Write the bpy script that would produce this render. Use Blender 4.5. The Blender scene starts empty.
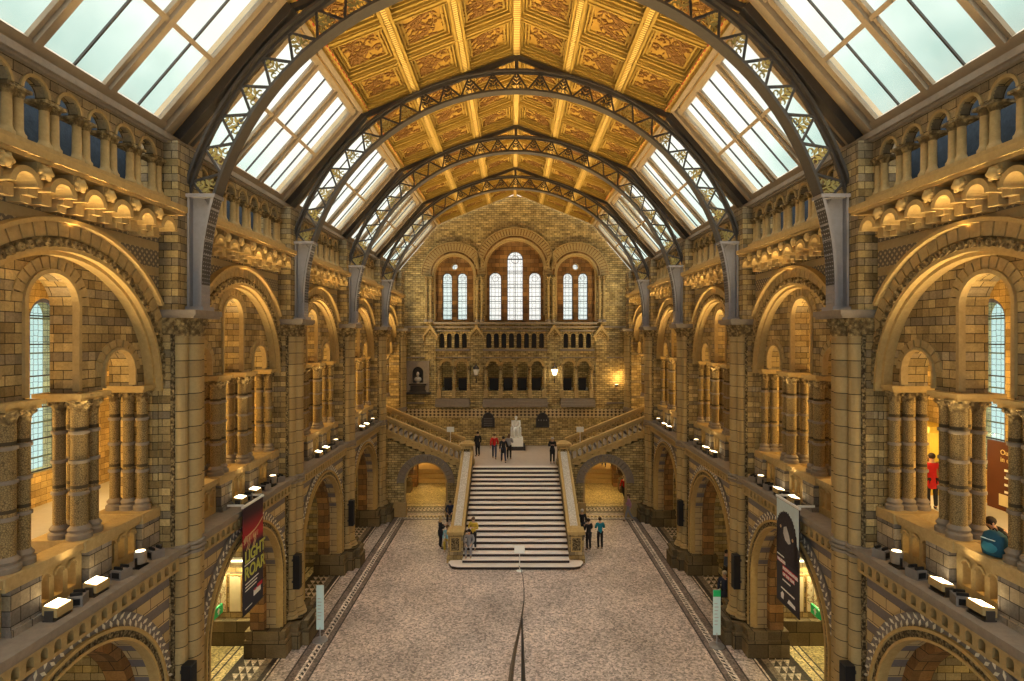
import bpy, bmesh, math, random
from math import pi, sin, cos, sqrt, radians
from mathutils import Vector, Matrix
random.seed(7)
S = bpy.context.scene
COL = S.collection
FL = 576.0; CX = 513.7; CAMX = -.11; CY = 338.0; HC = 11.5
def at(x, y, D):
    return Vector(((x-CX)*D/FL+CAMX, D, HC+(CY-y)*D/FL))
# bays: piers stand at YP[k]; bay k lies between YP[k-1] and YP[k]
B = 7.2
YP = [14.85+B*k for k in range(5)]
BC = [11.25+B*k for k in range(5)]
YW = 43.9            # end wall
# ------------------------------------------------------------------ materials
MATS = {}
class NT:
    def __init__(s, name):
        m = bpy.data.materials.new(name); m.use_nodes = True
        s.m = m; s.t = m.node_tree; s.n = s.t.nodes; s.l = s.t.links
        s.b = s.n['Principled BSDF']; s.out = s.n['Material Output']
    def node(s, typ, **kw):
        nd = s.n.new(typ)
        for k, v in kw.items():
            if k == 'i':
                for kk, vv in v.items():
                    if hasattr(vv, 'is_output'): s.l.new(vv, nd.inputs[kk])
                    else: nd.inputs[kk].default_value = vv
            else: setattr(nd, k, v)
        return nd
    def math(s, op, a, b=None, c=None, clamp=False):
        nd = s.n.new('ShaderNodeMath'); nd.operation = op; nd.use_clamp = clamp
        for i, v in enumerate((a, b, c)):
            if v is None: continue
            if hasattr(v, 'is_output'): s.l.new(v, nd.inputs[i])
            else: nd.inputs[i].default_value = v
        return nd.outputs[0]
    def mix(s, f, a, b, mode='MIX'):
        nd = s.n.new('ShaderNodeMix'); nd.data_type = 'RGBA'; nd.blend_type = mode
        for k, v in ((0, f), (6, a), (7, b)):
            if hasattr(v, 'is_output'): s.l.new(v, nd.inputs[k])
            elif k == 0: nd.inputs[0].default_value = v
            else: nd.inputs[k].default_value = (*v, 1) if len(v) == 3 else v
        return nd.outputs[2]
    def noise(s, scale, detail=3, rough=.55, vec=None, dist=0):
        nd = s.node('ShaderNodeTexNoise', i={'Scale': scale, 'Detail': detail, 'Roughness': rough, 'Distortion': dist})
        s.l.new(vec if vec is not None else s.pos(), nd.inputs['Vector'])
        return nd.outputs['Fac']
    def pos(s):
        if not hasattr(s, '_g'): s._g = s.node('ShaderNodeNewGeometry')
        return s._g.outputs['Position']
    def xyz(s):
        if not hasattr(s, '_x'):
            s._x = s.node('ShaderNodeSeparateXYZ', i={0: s.pos()})
        return s._x.outputs
    def boxuv(s):
        s.pos(); sn = s.node('ShaderNodeSeparateXYZ', i={0: s._g.outputs['True Normal']})
        ax = s.math('ABSOLUTE', sn.outputs[0]); ay = s.math('ABSOLUTE', sn.outputs[1]); az = s.math('ABSOLUTE', sn.outputs[2])
        p = s.xyz()
        isx = s.math('GREATER_THAN', ax, ay)
        u = s.node('ShaderNodeMix', i={0: isx, 2: p[0], 3: p[1]}).outputs[0]
        isz = s.math('GREATER_THAN', az, .75)
        v = s.node('ShaderNodeMix', i={0: isz, 2: p[2], 3: s.math('ADD', p[0], s.math('MULTIPLY', p[1], .0))}).outputs[0]
        u2 = s.node('ShaderNodeMix', i={0: isz, 2: u, 3: p[1]}).outputs[0]
        return s.node('ShaderNodeCombineXYZ', i={0: u2, 1: v}).outputs[0], u2, v
    def bump(s, h, strength=.4, dist=.02):
        nd = s.node('ShaderNodeBump', i={'Strength': strength, 'Distance': dist, 'Height': h})
        s.l.new(nd.outputs[0], s.b.inputs['Normal'])
    def fin(s, color, rough=.8, metal=0.0, spec=.3):
        if hasattr(color, 'is_output'): s.l.new(color, s.b.inputs['Base Color'])
        else: s.b.inputs['Base Color'].default_value = (*color, 1)
        s.b.inputs['Roughness'].default_value = rough
        s.b.inputs['Metallic'].default_value = metal
        s.b.inputs['Specular IOR Level'].default_value = spec
        return s.m
def plain(name, c, rough=.7, metal=0., spec=.3, var=.12, sc=6):
    t = NT(name); f = t.noise(sc)
    col = t.mix(f, tuple(v*(1-var) for v in c), tuple(min(1, v*(1+var)) for v in c))
    return t.fin(col, rough, metal, spec)
def masonry(name, c1, c2, c3, mortar, w=.55, h=.28, ms=.014, rowmix=.5, bump=.6):
    t = NT(name); uv, u, v = t.boxuv()
    br = t.node('ShaderNodeTexBrick', i={'Vector': uv, 'Color1': (*c1, 1), 'Color2': (*c2, 1), 'Mortar': (*mortar, 1),
        'Scale': 1.0, 'Mortar Size': ms, 'Mortar Smooth': .25, 'Bias': 0., 'Brick Width': w, 'Row Height': h})
    row = t.math('FLOOR', t.math('DIVIDE', v, h))
    wn = t.node('ShaderNodeTexWhiteNoise', noise_dimensions='1D', i={'W': row}).outputs['Value']
    rm = t.math('MULTIPLY', t.math('GREATER_THAN', wn, .62), rowmix)
    n1 = t.noise(1.3, 4, .65); n2 = t.noise(22, 4, .7)
    c = t.mix(rm, br.outputs['Color'], t.mix(br.outputs['Fac'], c3, mortar))
    # per brick tone
    vor = t.node('ShaderNodeTexWhiteNoise', noise_dimensions='2D')
    off = t.math('MULTIPLY', t.math('MODULO', row, 2.0), .5)
    bx = t.math('FLOOR', t.math('ADD', t.math('DIVIDE', u, w), off))
    t.l.new(t.node('ShaderNodeCombineXYZ', i={0: bx, 1: row}).outputs[0], vor.inputs['Vector'])
    tone = t.math('ADD', .66, t.math('MULTIPLY', vor.outputs['Value'], .6))
    c = t.mix(1.0, c, t.node('ShaderNodeCombineColor', i={0: tone, 1: tone, 2: tone}).outputs[0], 'MULTIPLY')
    g = t.math('ADD', .55, t.math('MULTIPLY', n1, .9))
    c = t.mix(1.0, c, t.node('ShaderNodeCombineColor', i={0: g, 1: g, 2: g}).outputs[0], 'MULTIPLY')
    g2 = t.math('ADD', .45, t.math('MULTIPLY', n2, 1.1))
    c = t.mix(1.0, c, t.node('ShaderNodeCombineColor', i={0: g2, 1: g2, 2: g2}).outputs[0], 'MULTIPLY')
    t.bump(t.math('ADD', t.math('MULTIPLY', br.outputs['Fac'], -1.0), t.math('MULTIPLY', n2, .5)), bump, .02)
    return t.fin(c, .85)
BUFF = (.52, .38, .165); BUFF2 = (.27, .185, .075); GREYB = (.22, .195, .165); MORT = (.05, .035, .018)
M_wall = masonry('terracotta_masonry', BUFF, BUFF2, GREYB, MORT, .4, .19, .009, .45, .7)
M_wallend = masonry('terracotta_masonry_small', (.62, .47, .20), (.34, .245, .10), (.38, .3, .16), MORT, .4, .15, .013, .35)
M_brown = masonry('brown_terracotta', (.34, .18, .06), (.2, .10, .035), (.2, .13, .07), MORT, .6, .32, .012, .4)
M_goldwall = masonry('golden_masonry', (.62, .45, .19), (.46, .32, .13), (.5, .38, .18), (.16, .1, .045), .44, .21, .008, .3)
M_block = masonry('dark_stone_blocks', (.22, .165, .085), (.11, .08, .04), (.16, .13, .09), (.02, .015, .01), .95, .5, .014, .3, .8)
M_greybrick = masonry('grey_and_buff_masonry', (.30, .26, .22), (.2, .17, .145), (.42, .32, .17), (.05, .04, .03), .4, .27, .01, .6)
def banded(name):
    t = NT(name); uv, u, v = t.boxuv()
    br = t.node('ShaderNodeTexBrick', i={'Vector': uv, 'Color1': (.6, .46, .24, 1), 'Color2': (.46, .34, .17, 1), 'Mortar': (.08, .06, .04, 1),
        'Scale': 1.0, 'Mortar Size': .01, 'Brick Width': .5, 'Row Height': .27})
    fr = t.math('FRACT', t.math('DIVIDE', v, .54))
    band = t.math('MULTIPLY', t.math('LESS_THAN', fr, .42), t.math('GREATER_THAN', t.xyz()[2], 3.3))
    n = t.noise(14, 4, .7)
    grey = t.mix(n, (.13, .115, .12), (.24, .21, .2))
    c = t.mix(band, br.outputs['Color'], grey)
    t.bump(n, .35, .02)
    return t.fin(c, .8)
M_band = banded('banded_grey_and_buff_terracotta')
def diaper(name):
    t = NT(name); uv, u, v = t.boxuv()
    a = t.math('FLOOR', t.math('DIVIDE', t.math('ADD', u, v), .085)); b = t.math('FLOOR', t.math('DIVIDE', t.math('SUBTRACT', u, v), .085))
    ck = t.math('GREATER_THAN', t.math('MODULO', t.math('ABSOLUTE', t.math('ADD', a, b)), 2.0), .5)
    ck2 = t.math('GREATER_THAN', t.math('MODULO', t.math('ABSOLUTE', a), 2.0), .5)
    k = t.math('MULTIPLY', ck, ck2)
    n = t.noise(9, 4, .7)
    c = t.mix(k, t.mix(n, (.11, .09, .07), (.2, .165, .12)), (.44, .35, .2))
    fr = t.math('FRACT', t.math('DIVIDE', v, .62))
    c = t.mix(t.math('LESS_THAN', fr, .34), c, t.mix(n, (.3, .22, .1), (.46, .34, .17)))
    t.bump(k, .5, .02)
    return t.fin(c, .8)
M_diaper = diaper('diaper_patterned_terracotta')
def drums(name, c1, c2, h=.42, carve=0.):
    t = NT(name); p = t.xyz()
    r = t.math('DIVIDE', p[2], h); row = t.math('FLOOR', r); fr = t.math('FRACT', r)
    seam = t.math('LESS_THAN', fr, .055)
    wn = t.node('ShaderNodeTexWhiteNoise', noise_dimensions='2D')
    t.l.new(t.node('ShaderNodeCombineXYZ', i={0: row, 1: t.math('FLOOR', t.math('DIVIDE', p[1], 1.2))}).outputs[0], wn.inputs['Vector'])
    n = t.noise(11, 4, .7); n1 = t.noise(1.7, 3)
    c = t.mix(wn.outputs['Value'], c1, c2)
    c = t.mix(t.math('MULTIPLY', n, .6), c, tuple(x*.45 for x in c2))
    h_ = n
    if carve:
        vo = t.node('ShaderNodeTexVoronoi', feature='DISTANCE_TO_EDGE', i={'Vector': t.pos(), 'Scale': carve})
        e = t.math('LESS_THAN', vo.outputs['Distance'], .09)
        c = t.mix(t.math('MULTIPLY', e, .7), c, (.07, .045, .02)); h_ = vo.outputs['Distance']
    c = t.mix(seam, c, (.07, .05, .025))
    t.bump(t.math('SUBTRACT', h_, seam), .5, .02)
    return t.fin(c, .75)
M_shaft = drums('pier_shaft_terracotta', (.55, .41, .19), (.38, .27, .12))
M_carved = drums('carved_column_terracotta', (.46, .33, .14), (.32, .22, .09), 1.2, 27.)
def carvedstone(name, c, d, sc=9.):
    t = NT(name); vo = t.node('ShaderNodeTexVoronoi', feature='SMOOTH_F1', i={'Vector': t.pos(), 'Scale': sc})
    n = t.noise(sc*1.6, 4, .7, dist=1.2)
    f = t.math('MULTIPLY', t.math('ADD', vo.outputs['Distance'], t.math('SUBTRACT', n, .5)), 1.7, clamp=True)
    t.bump(t.math('MULTIPLY', f, -1), .9, .05)
    return t.fin(t.mix(f, c, d), .8)
M_leaf = carvedstone('carved_foliage_terracotta', (.56, .41, .18), (.13, .085, .035))
M_orn = carvedstone('carved_ornament_terracotta', (.55, .43, .22), (.06, .04, .02), 16)
def noisy(name, c1, c2, sc=5, rough=.8, bump=.3, metal=0, spec=.3):
    t = NT(name); n = t.noise(sc, 5, .7); t.bump(n, bump, .02)
    return t.fin(t.mix(n, c1, c2), rough, metal, spec)
M_buff = noisy('buff_terracotta', (.26, .18, .075), (.58, .42, .19), 10)
M_gold_stone = noisy('golden_terracotta', (.33, .215, .075), (.62, .44, .18), 9)
M_grey = noisy('blue_grey_terracotta', (.14, .125, .12), (.27, .24, .22), 8)
M_ledge = noisy('weathered_ledge_stone', (.17, .14, .11), (.34, .28, .22), 6)
M_recess_shade = noisy('blue_shaded_recess', (.012, .022, .036), (.06, .095, .135), 9, .9, .9)  # bluish skylight and deep shade of the arcade recess, put into the colour
M_iron = noisy('painted_iron', (.04, .035, .032), (.085, .072, .062), 7, .45, .1, .2, .5)
M_ironleg = noisy('lamplit_riveted_iron', (.22, .205, .21), (.34, .32, .33), 9, .5, .2, .2, .5)  # same paint as the ribs, lightened in colour for lamplight on the legs
M_goldleaf = plain('gilded_leaf_iron', (.45, .36, .12), .5, .2)
M_timber = noisy('painted_timber_frame', (.20, .15, .10), (.36, .28, .19), 4, .6, .1)
M_timberg = noisy('gilt_timber', (.33, .2, .07), (.5, .32, .11), 4, .6, .1)
M_gold = noisy('gilded_ceiling_beam', (.21, .13, .025), (.44, .29, .065), 6, .5, .2, 0.15)
M_goldpanel = noisy('gilded_ceiling_panel', (.2, .11, .018), (.40, .235, .04), 3.5, .55, .3)
M_leafdark = noisy('brown_painted_foliage', (.12, .055, .012), (.24, .12, .03), 12, .7)
def dotstrip(name, base, dot, sc):
    t = NT(name); p = t.xyz()
    a = t.math('SINE', t.math('MULTIPLY', p[1], sc)); b = t.math('GREATER_THAN', a, .1)
    return t.fin(t.mix(b, base, dot), .6)
M_goldstrip = dotstrip('gilt_beaded_strip', (.62, .42, .12), (.2, .12, .04), 55.)
M_redstrip = dotstrip('red_and_gold_painted_strip', (.32, .03, .02), (.5, .3, .08), 22.)
M_marble = noisy('white_marble', (.7, .7, .66), (.85, .85, .82), 3, .35, .05, 0, .5)
M_dark = plain('dark_stone', (.035, .028, .024), .5)
M_black = plain('black_metal', (.015, .014, .015), .45)
M_white = plain('white_panel', (.8, .8, .76), .5, var=.03)
M_paleblue = plain('frosted_panel', (.62, .82, .84), .3, var=.06, sc=4)
M_green = plain('green_panel', (.02, .5, .16), .4)
M_greenlit = plain('green_exit_panel', (.02, .6, .2), .4)
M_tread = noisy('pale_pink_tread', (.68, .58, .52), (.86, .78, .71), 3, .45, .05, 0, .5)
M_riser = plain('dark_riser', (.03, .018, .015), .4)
M_mosaicpale = carvedstone('pale_mosaic', (.9, .87, .8), (.55, .5, .42), 16)
M_glassy = plain('steel', (.5, .5, .52), .3, .8)
def emit(name, c, s):
    t = NT(name); t.b.inputs['Base Color'].default_value = (*c, 1)
    t.b.inputs['Emission Color'].default_value = (*c, 1); t.b.inputs['Emission Strength'].default_value = s
    return t.m
M_lampface = emit('floodlight_face', (1., .82, .5), 9)
M_tube = emit('fluorescent_tube', (1., .86, .5), 6)
M_lantern = emit('lantern_glow', (1., .8, .45), 5)
def pane_mat(name, tint, lead=0., PT=.1):
    t = NT(name); t.n.remove(t.b)
    tr = t.node('ShaderNodeBsdfTransparent', i={'Color': (*tint, 1)})
    tl = t.node('ShaderNodeBsdfTranslucent', i={'Color': (*tint, 1)})
    gl = t.node('ShaderNodeBsdfGlossy', i={'Color': (.8, .85, .85, 1), 'Roughness': .2})
    n = t.noise(.9, 4, .6)
    m1 = t.node('ShaderNodeMixShader', i={0: t.math('MULTIPLY', n, PT), 1: tr.outputs[0], 2: tl.outputs[0]})
    m2 = t.node('ShaderNodeMixShader', i={0: .04, 1: m1.outputs[0], 2: gl.outputs[0]})
    last = m2
    if lead:
        uv, u, v = t.boxuv()
        vo = t.node('ShaderNodeTexVoronoi', feature='DISTANCE_TO_EDGE', i={'Vector': uv, 'Scale': lead, 'Randomness': .15})
        e = t.math('LESS_THAN', vo.outputs['Distance'], .05)
        dk = t.node('ShaderNodeBsdfDiffuse', i={'Color': (.1, .14, .13, 1)})
        hor = t.math('LESS_THAN', t.math('FRACT', t.math('DIVIDE', v, 1.1)), .04)
        e2 = t.math('MAXIMUM', t.math('MULTIPLY', e, .4), hor)
        last = t.node('ShaderNodeMixShader', i={0: e2, 1: m2.outputs[0], 2: dk.outputs[0]})
    t.l.new(last.outputs[0], t.out.inputs[0])
    return t.m
M_pane = pane_mat('skylight_glass', (.95, .98, .95))
M_stained = pane_mat('leaded_window_glass', (.82, .93, .9), 5.5)
M_stainedw = pane_mat('pale_leaded_glass', (.97, .97, .97), 3.5)
M_border = plain('coloured_border_glass', (.12, .14, .28), .3, var=.7, sc=9)
def zebra(name):           # grey ring with pale chevron leaves: pattern set around the arch by the mesh itself
    return plain(name, (.78, .72, .58), .7)
M_chev = zebra('pale_inlay')
def floor_mat():
    t = NT('mosaic_floor'); p = t.xyz()
    ax = t.math('ABSOLUTE', p[0])
    m = t.math('MAXIMUM', ax, t.math('SUBTRACT', p[1], 29.4))
    m = t.node('ShaderNodeMix', i={0: t.math('GREATER_THAN', ax, 8.5), 2: m, 3: ax}).outputs[0]
    f = t.math('DIVIDE', m, 16.)
    r = t.node('ShaderNodeValToRGB'); r.color_ramp.interpolation = 'CONSTANT'
    pale = (.50, .40, .34); dk = (.035, .026, .022); mid = (.17, .13, .11); wh = (.62, .54, .46); cream = (.6, .5, .27)
    st = [(0, (.44, .355, .305)), (6.85, pale), (6.99, dk), (7.06, mid), (7.2, dk), (7.24, wh), (7.46, dk), (7.5, mid), (7.72, dk), (7.78, (.42, .35, .31)),
          (8.42, dk), (8.47, wh), (8.53, dk), (8.7, (.2, .16, .12)), (8.95, dk), (9.0, wh), (9.75, dk), (9.9, cream), (10.2, dk), (10.26, cream), (10.5, dk), (10.55, (.42, .34, .16))]
    e = r.color_ramp.elements
    e[0].position = 0; e[0].color = (*st[0][1], 1); e[1].position = st[1][0]/16; e[1].color = (*st[1][1], 1)
    for a, c in st[2:]:
        q = e.new(a/16); q.color = (*c, 1)
    t.l.new(f, r.inputs[0])
    col = r.outputs[0]
    def inb(a, b): return t.math('MULTIPLY', t.math('GREATER_THAN', m, a), t.math('LESS_THAN', m, b))
    # dotted guilloche band
    al = t.math('ADD', p[1], p[0])
    dot = t.math('MULTIPLY', t.math('GREATER_THAN', t.math('SINE', t.math('MULTIPLY', al, 26.)), -.1), inb(7.29, 7.41))
    col = t.mix(dot, col, dk)
    # triangle mosaic
    a1 = t.math('FRACT', t.math('DIVIDE', ax, .25)); b1 = t.math('FRACT', t.math('DIVIDE', p[1], .42))
    tri = t.math('MULTIPLY', t.math('GREATER_THAN', a1, b1), inb(9.0, 9.75))
    col = t.mix(tri, col, (.06, .045, .03))
    vo = t.node('ShaderNodeTexVoronoi', i={'Vector': p and t.pos(), 'Scale': 15.})
    sp = t.node('ShaderNodeSeparateColor', i={0: vo.outputs['Color']}).outputs[0]
    g = t.math('ADD', .42, t.math('MULTIPLY', sp, 1.1))
    big = t.noise(.35, 4, .6); fine = t.noise(28, 3, .8)
    g = t.math('MULTIPLY', g, t.math('ADD', .3, t.math('MULTIPLY', big, 1.4)))
    g = t.math('MULTIPLY', g, t.math('ADD', .7, t.math('MULTIPLY', fine, .6)))
    col = t.mix(1.0, col, t.node('ShaderNodeCombineColor', i={0: g, 1: g, 2: g}).outputs[0], 'MULTIPLY')
    return t.fin(col, .5, 0, .4)
M_floor = floor_mat()
M_galfloor = noisy('pale_marble_floor', (.5, .49, .46), (.72, .71, .68), 4, .35, .05, 0, .5)
def frieze_mat():
    t = NT('mosaic_frieze'); uv, u, v = t.boxuv()
    a = t.math('FRACT', t.math('DIVIDE', u, .3)); b = t.math('FRACT', t.math('DIVIDE', v, .24))
    k = t.math('GREATER_THAN', t.math('ADD', t.math('ABSOLUTE', t.math('SUBTRACT', a, .5)), t.math('ABSOLUTE', t.math('SUBTRACT', b, .5))), .42)
    return t.fin(t.mix(k, (.07, .045, .03), (.6, .47, .25)), .6)
M_frieze = frieze_mat()
# ------------------------------------------------------------------ mesh builder
class MB:
    def __init__(s): s.v = []; s.f = []
    def add(s, vs, fs):
        o = len(s.v); s.v += [tuple(v) for v in vs]; s.f += [tuple(i+o for i in f) for f in fs]; return s
    def box(s, x0, x1, y0, y1, z0, z1):
        return s.add([(x0,y0,z0),(x1,y0,z0),(x1,y1,z0),(x0,y1,z0),(x0,y0,z1),(x1,y0,z1),(x1,y1,z1),(x0,y1,z1)],
            [(0,3,2,1),(4,5,6,7),(0,1,5,4),(1,2,6,5),(2,3,7,6),(3,0,4,7)])
    def taper(s, c, z0, z1, a0, b0, a1, b1):
        x, y = c
        return s.add([(x-a0,y-b0,z0),(x+a0,y-b0,z0),(x+a0,y+b0,z0),(x-a0,y+b0,z0),(x-a1,y-b1,z1),(x+a1,y-b1,z1),(x+a1,y+b1,z1),(x-a1,y+b1,z1)],
            [(0,3,2,1),(4,5,6,7),(0,1,5,4),(1,2,6,5),(2,3,7,6),(3,0,4,7)])
    def lathe(s, prof, c=(0,0,0), n=14, ax='z'):
        vs = []; fs = []
        for r, h in prof:
            for i in range(n):
                a = 2*pi*i/n; p = (r*cos(a), r*sin(a), h)
                if ax == 'x': p = (h, r*cos(a), r*sin(a))
                if ax == 'y': p = (r*cos(a), h, r*sin(a))
                vs.append((p[0]+c[0], p[1]+c[1], p[2]+c[2]))
        m = len(prof)
        for j in range(m-1):
            for i in range(n):
                k = (i+1) % n; fs.append((j*n+i, j*n+k, (j+1)*n+k, (j+1)*n+i))
        fs.append(tuple(range(n-1, -1, -1))); fs.append(tuple((m-1)*n+i for i in range(n)))
        return s.add(vs, fs)
    def tube(s, pts, r, n=8):
        pts = [Vector(p) for p in pts]; vs = []; fs = []
        rs = r if isinstance(r, (list, tuple)) else [r]*len(pts)
        up = Vector((0, 0, 1))
        for j, p in enumerate(pts):
            d = (pts[min(j+1, len(pts)-1)]-pts[max(j-1, 0)]).normalized()
            u = d.cross(up)
            if u.length < .05: u = d.cross(Vector((1, 0, 0)))
            u.normalize(); w = d.cross(u)
            for i in range(n):
                a = 2*pi*i/n; vs.append(p+(u*cos(a)+w*sin(a))*rs[j])
        for j in range(len(pts)-1):
            for i in range(n):
                k = (i+1) % n; fs.append((j*n+i, j*n+k, (j+1)*n+k, (j+1)*n+i))
        fs.append(tuple(range(n-1, -1, -1))); fs.append(tuple((len(pts)-1)*n+i for i in range(n)))
        return s.add(vs, fs)
    def beam(s, p, q, w, h, up=(0, 0, 1)):
        p = Vector(p); q = Vector(q); d = (q-p).normalized(); u = d.cross(Vector(up))
        if u.length < .01: u = d.cross(Vector((1, 0, 0)))
        u.normalize(); v = u.cross(d); vs = []
        for e in (p, q):
            for a, b in ((-1,-1),(1,-1),(1,1),(-1,1)): vs.append(e+u*a*w/2+v*b*h/2)
        return s.add(vs, [(0,1,2,3),(7,6,5,4),(0,4,5,1),(1,5,6,2),(2,6,7,3),(3,7,4,0)])
    def ball(s, c, r, n=10, m=7):
        if not isinstance(r, (list, tuple)): r = (r, r, r)
        vs = []; fs = []
        for j in range(m+1):
            t = pi*j/m
            for i in range(n):
                a = 2*pi*i/n; vs.append((c[0]+r[0]*sin(t)*cos(a), c[1]+r[1]*sin(t)*sin(a), c[2]+r[2]*cos(t)))
        for j in range(m):
            for i in range(n):
                k = (i+1) % n; fs.append((j*n+i, j*n+k, (j+1)*n+k, (j+1)*n+i))
        return s.add(vs, fs)
    def arc(s, uc, vc, r0, r1, t0, t1, M, a0=0., a1=pi, n=24, leg=0.):
        pts = []
        if leg: pts.append((1., 0., -leg))
        for i in range(n+1):
            a = a0+(a1-a0)*i/n; pts.append((cos(a), sin(a), 0.))
        if leg: pts.append((-1., 0., -leg))
        vs = []
        for cx, sy, dv in pts:
            for r in (r0, r1):
                for t in (t0, t1): vs.append(M(uc+r*cx, vc+r*sy+dv, t))
        fs = []; m = len(pts)
        for j in range(m-1):
            a = 4*j; b = 4*(j+1)
            fs += [(a, a+1, b+1, b), (a+2, b+2, b+3, a+3), (a, b, b+2, a+2), (a+1, a+3, b+3, b+1)]
        fs += [(0, 2, 3, 1), (4*(m-1), 4*(m-1)+1, 4*(m-1)+3, 4*(m-1)+2)]
        return s.add(vs, fs)
    def poly(s, pts, t0, t1, M):
        n = len(pts); vs = [M(u, v, t0) for u, v in pts]+[M(u, v, t1) for u, v in pts]
        fs = [tuple(range(n)), tuple(range(2*n-1, n-1, -1))]
        for i in range(n):
            k = (i+1) % n; fs.append((i, k, n+k, n+i))
        return s.add(vs, fs)
    def wall(s, u0, u1, v0, v1, ops, t0, t1, M, top=None, n=14):
        """openings: (centre, half width, base, spring[, 'circ'/'rect'])"""
        T = top if top else (lambda u: v1)
        def quad(a, b, c, d): s.add([a, b, c, d], [(0, 1, 2, 3)])
        def strip(ua, ub, la, lb, ha, hb):
            if ha-la < 1e-4 and hb-lb < 1e-4: return
            for t in (t0, t1): quad(M(ua, la, t), M(ub, lb, t), M(ub, hb, t), M(ua, ha, t))
        def capt(ua, ub, va, vb): quad(M(ua, va, t0), M(ub, vb, t0), M(ub, vb, t1), M(ua, va, t1))
        cur = u0
        def solid(a, b):
            k = 1 if not top else max(1, int((b-a)/.4))
            for i in range(k):
                p = a+(b-a)*i/k; q = a+(b-a)*(i+1)/k
                strip(p, q, v0, v0, T(p), T(q)); capt(p, q, T(p), T(q)); capt(p, q, v0, v0)
        for op in sorted(ops):
            c, h, vb, sp = op[:4]; kind = op[4] if len(op) > 4 else 'arch'
            if c-h > cur+1e-6: solid(cur, c-h)
            us = [c-h*cos(pi*i/n) for i in range(n+1)]
            def hi(u):
                if kind == 'rect': return sp
                return min(T(u), max(v0, sp+sqrt(max(0, h*h-(u-c)**2))))
            def lo(u):
                if kind == 'circ': return sp-sqrt(max(0, h*h-(u-c)**2))
                return vb
            for i in range(n):
                p, q = us[i], us[i+1]
                strip(p, q, hi(p), hi(q), T(p), T(q))
                if T(p)-hi(p) > 1e-4 or T(q)-hi(q) > 1e-4:
                    capt(p, q, T(p), T(q))
                    if hi(p) > v0+1e-4 or hi(q) > v0+1e-4: capt(p, q, hi(p), hi(q))
                if lo(p) > v0+1e-5 or lo(q) > v0+1e-5:
                    strip(p, q, v0, v0, lo(p), lo(q)); capt(p, q, lo(p), lo(q)); capt(p, q, v0, v0)
            if kind != 'circ' and sp > v0:
                for u in (c-h, c+h): quad(M(u, vb, t0), M(u, min(sp, T(u)), t0), M(u, min(sp, T(u)), t1), M(u, vb, t1))
            cur = c+h
        if u1 > cur+1e-6: solid(cur, u1)
        for u in (u0, u1): quad(M(u, v0, t0), M(u, T(u), t0), M(u, T(u), t1), M(u, v0, t1))
        return s
    def mesh(s, name, mat, smooth=False, bevel=0):
        me = bpy.data.meshes.new(name); me.from_pydata(s.v, [], s.f)
        bm = bmesh.new(); bm.from_mesh(me)
        bmesh.ops.remove_doubles(bm, verts=bm.verts, dist=1e-5)
        bmesh.ops.recalc_face_normals(bm, faces=bm.faces)
        bm.to_mesh(me); bm.free()
        if mat: me.materials.append(mat)
        if smooth:
            for p in me.polygons: p.use_smooth = True
            try: me.set_sharp_from_angle(angle=radians(38))
            except Exception: pass
        return me
    def obj(s, name, mat, parent=None, loc=None, smooth=False):
        o = bpy.data.objects.new(name, s.mesh(name, mat, smooth)); COL.objects.link(o)
        if parent: o.parent = parent
        if loc: o.location = loc
        return o
def mobj(name, me, parent=None, loc=None, rot=None):
    o = bpy.data.objects.new(name, me); COL.objects.link(o)
    if parent: o.parent = parent
    if loc is not None: o.location = loc
    if rot is not None: o.rotation_euler = rot
    return o
def tag(o, label, cat, group=None):
    o['label'] = label; o['category'] = cat
    if group: o['group'] = group
    return o
def thing(name, label, cat, loc=(0, 0, 0), rz=0., group=None):
    o = bpy.data.objects.new(name, None); COL.objects.link(o); o.location = loc; o.rotation_euler = (0, 0, rz)
    o.empty_display_size = .2
    return tag(o, label, cat, group)
def struct(o): o['kind'] = 'structure'; return o
def dup(o, parent=None):
    c = o.copy(); COL.objects.link(c)
    if parent: c.parent = parent
    for ch in list(o.children): dup(ch, c)
    return c
def place(proto, used, loc, label, group=None, rz=None):
    r = proto if not used.get(proto.name) else dup(proto)
    used[proto.name] = True
    r.location = loc; r['label'] = label
    if rz is not None: r.rotation_euler = (0, 0, rz)
    if group: r['group'] = group
    return r
USED = {}
SN = {-1: 'left', 1: 'right'}
ORD = ['nearest', 'second', 'third', 'fourth', 'fifth', 'sixth', 'seventh', 'eighth']
BN = ['nearest bay', 'second bay', 'third bay', 'fourth bay', 'farthest bay']
def MS(s): return lambda u, v, t: (s*t, u, v)       # side wall map: u along the hall
ME = lambda u, v, t: (u, t, v)                      # end wall map
TR = [0]
def trim(): TR[0] += 1; return 'trim_%d' % TR[0]
# ------------------------------------------------------------------ floor and shell
struct(MB().box(-16, 16, -6, 54, -.2, 0).obj('floor', M_floor))
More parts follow.
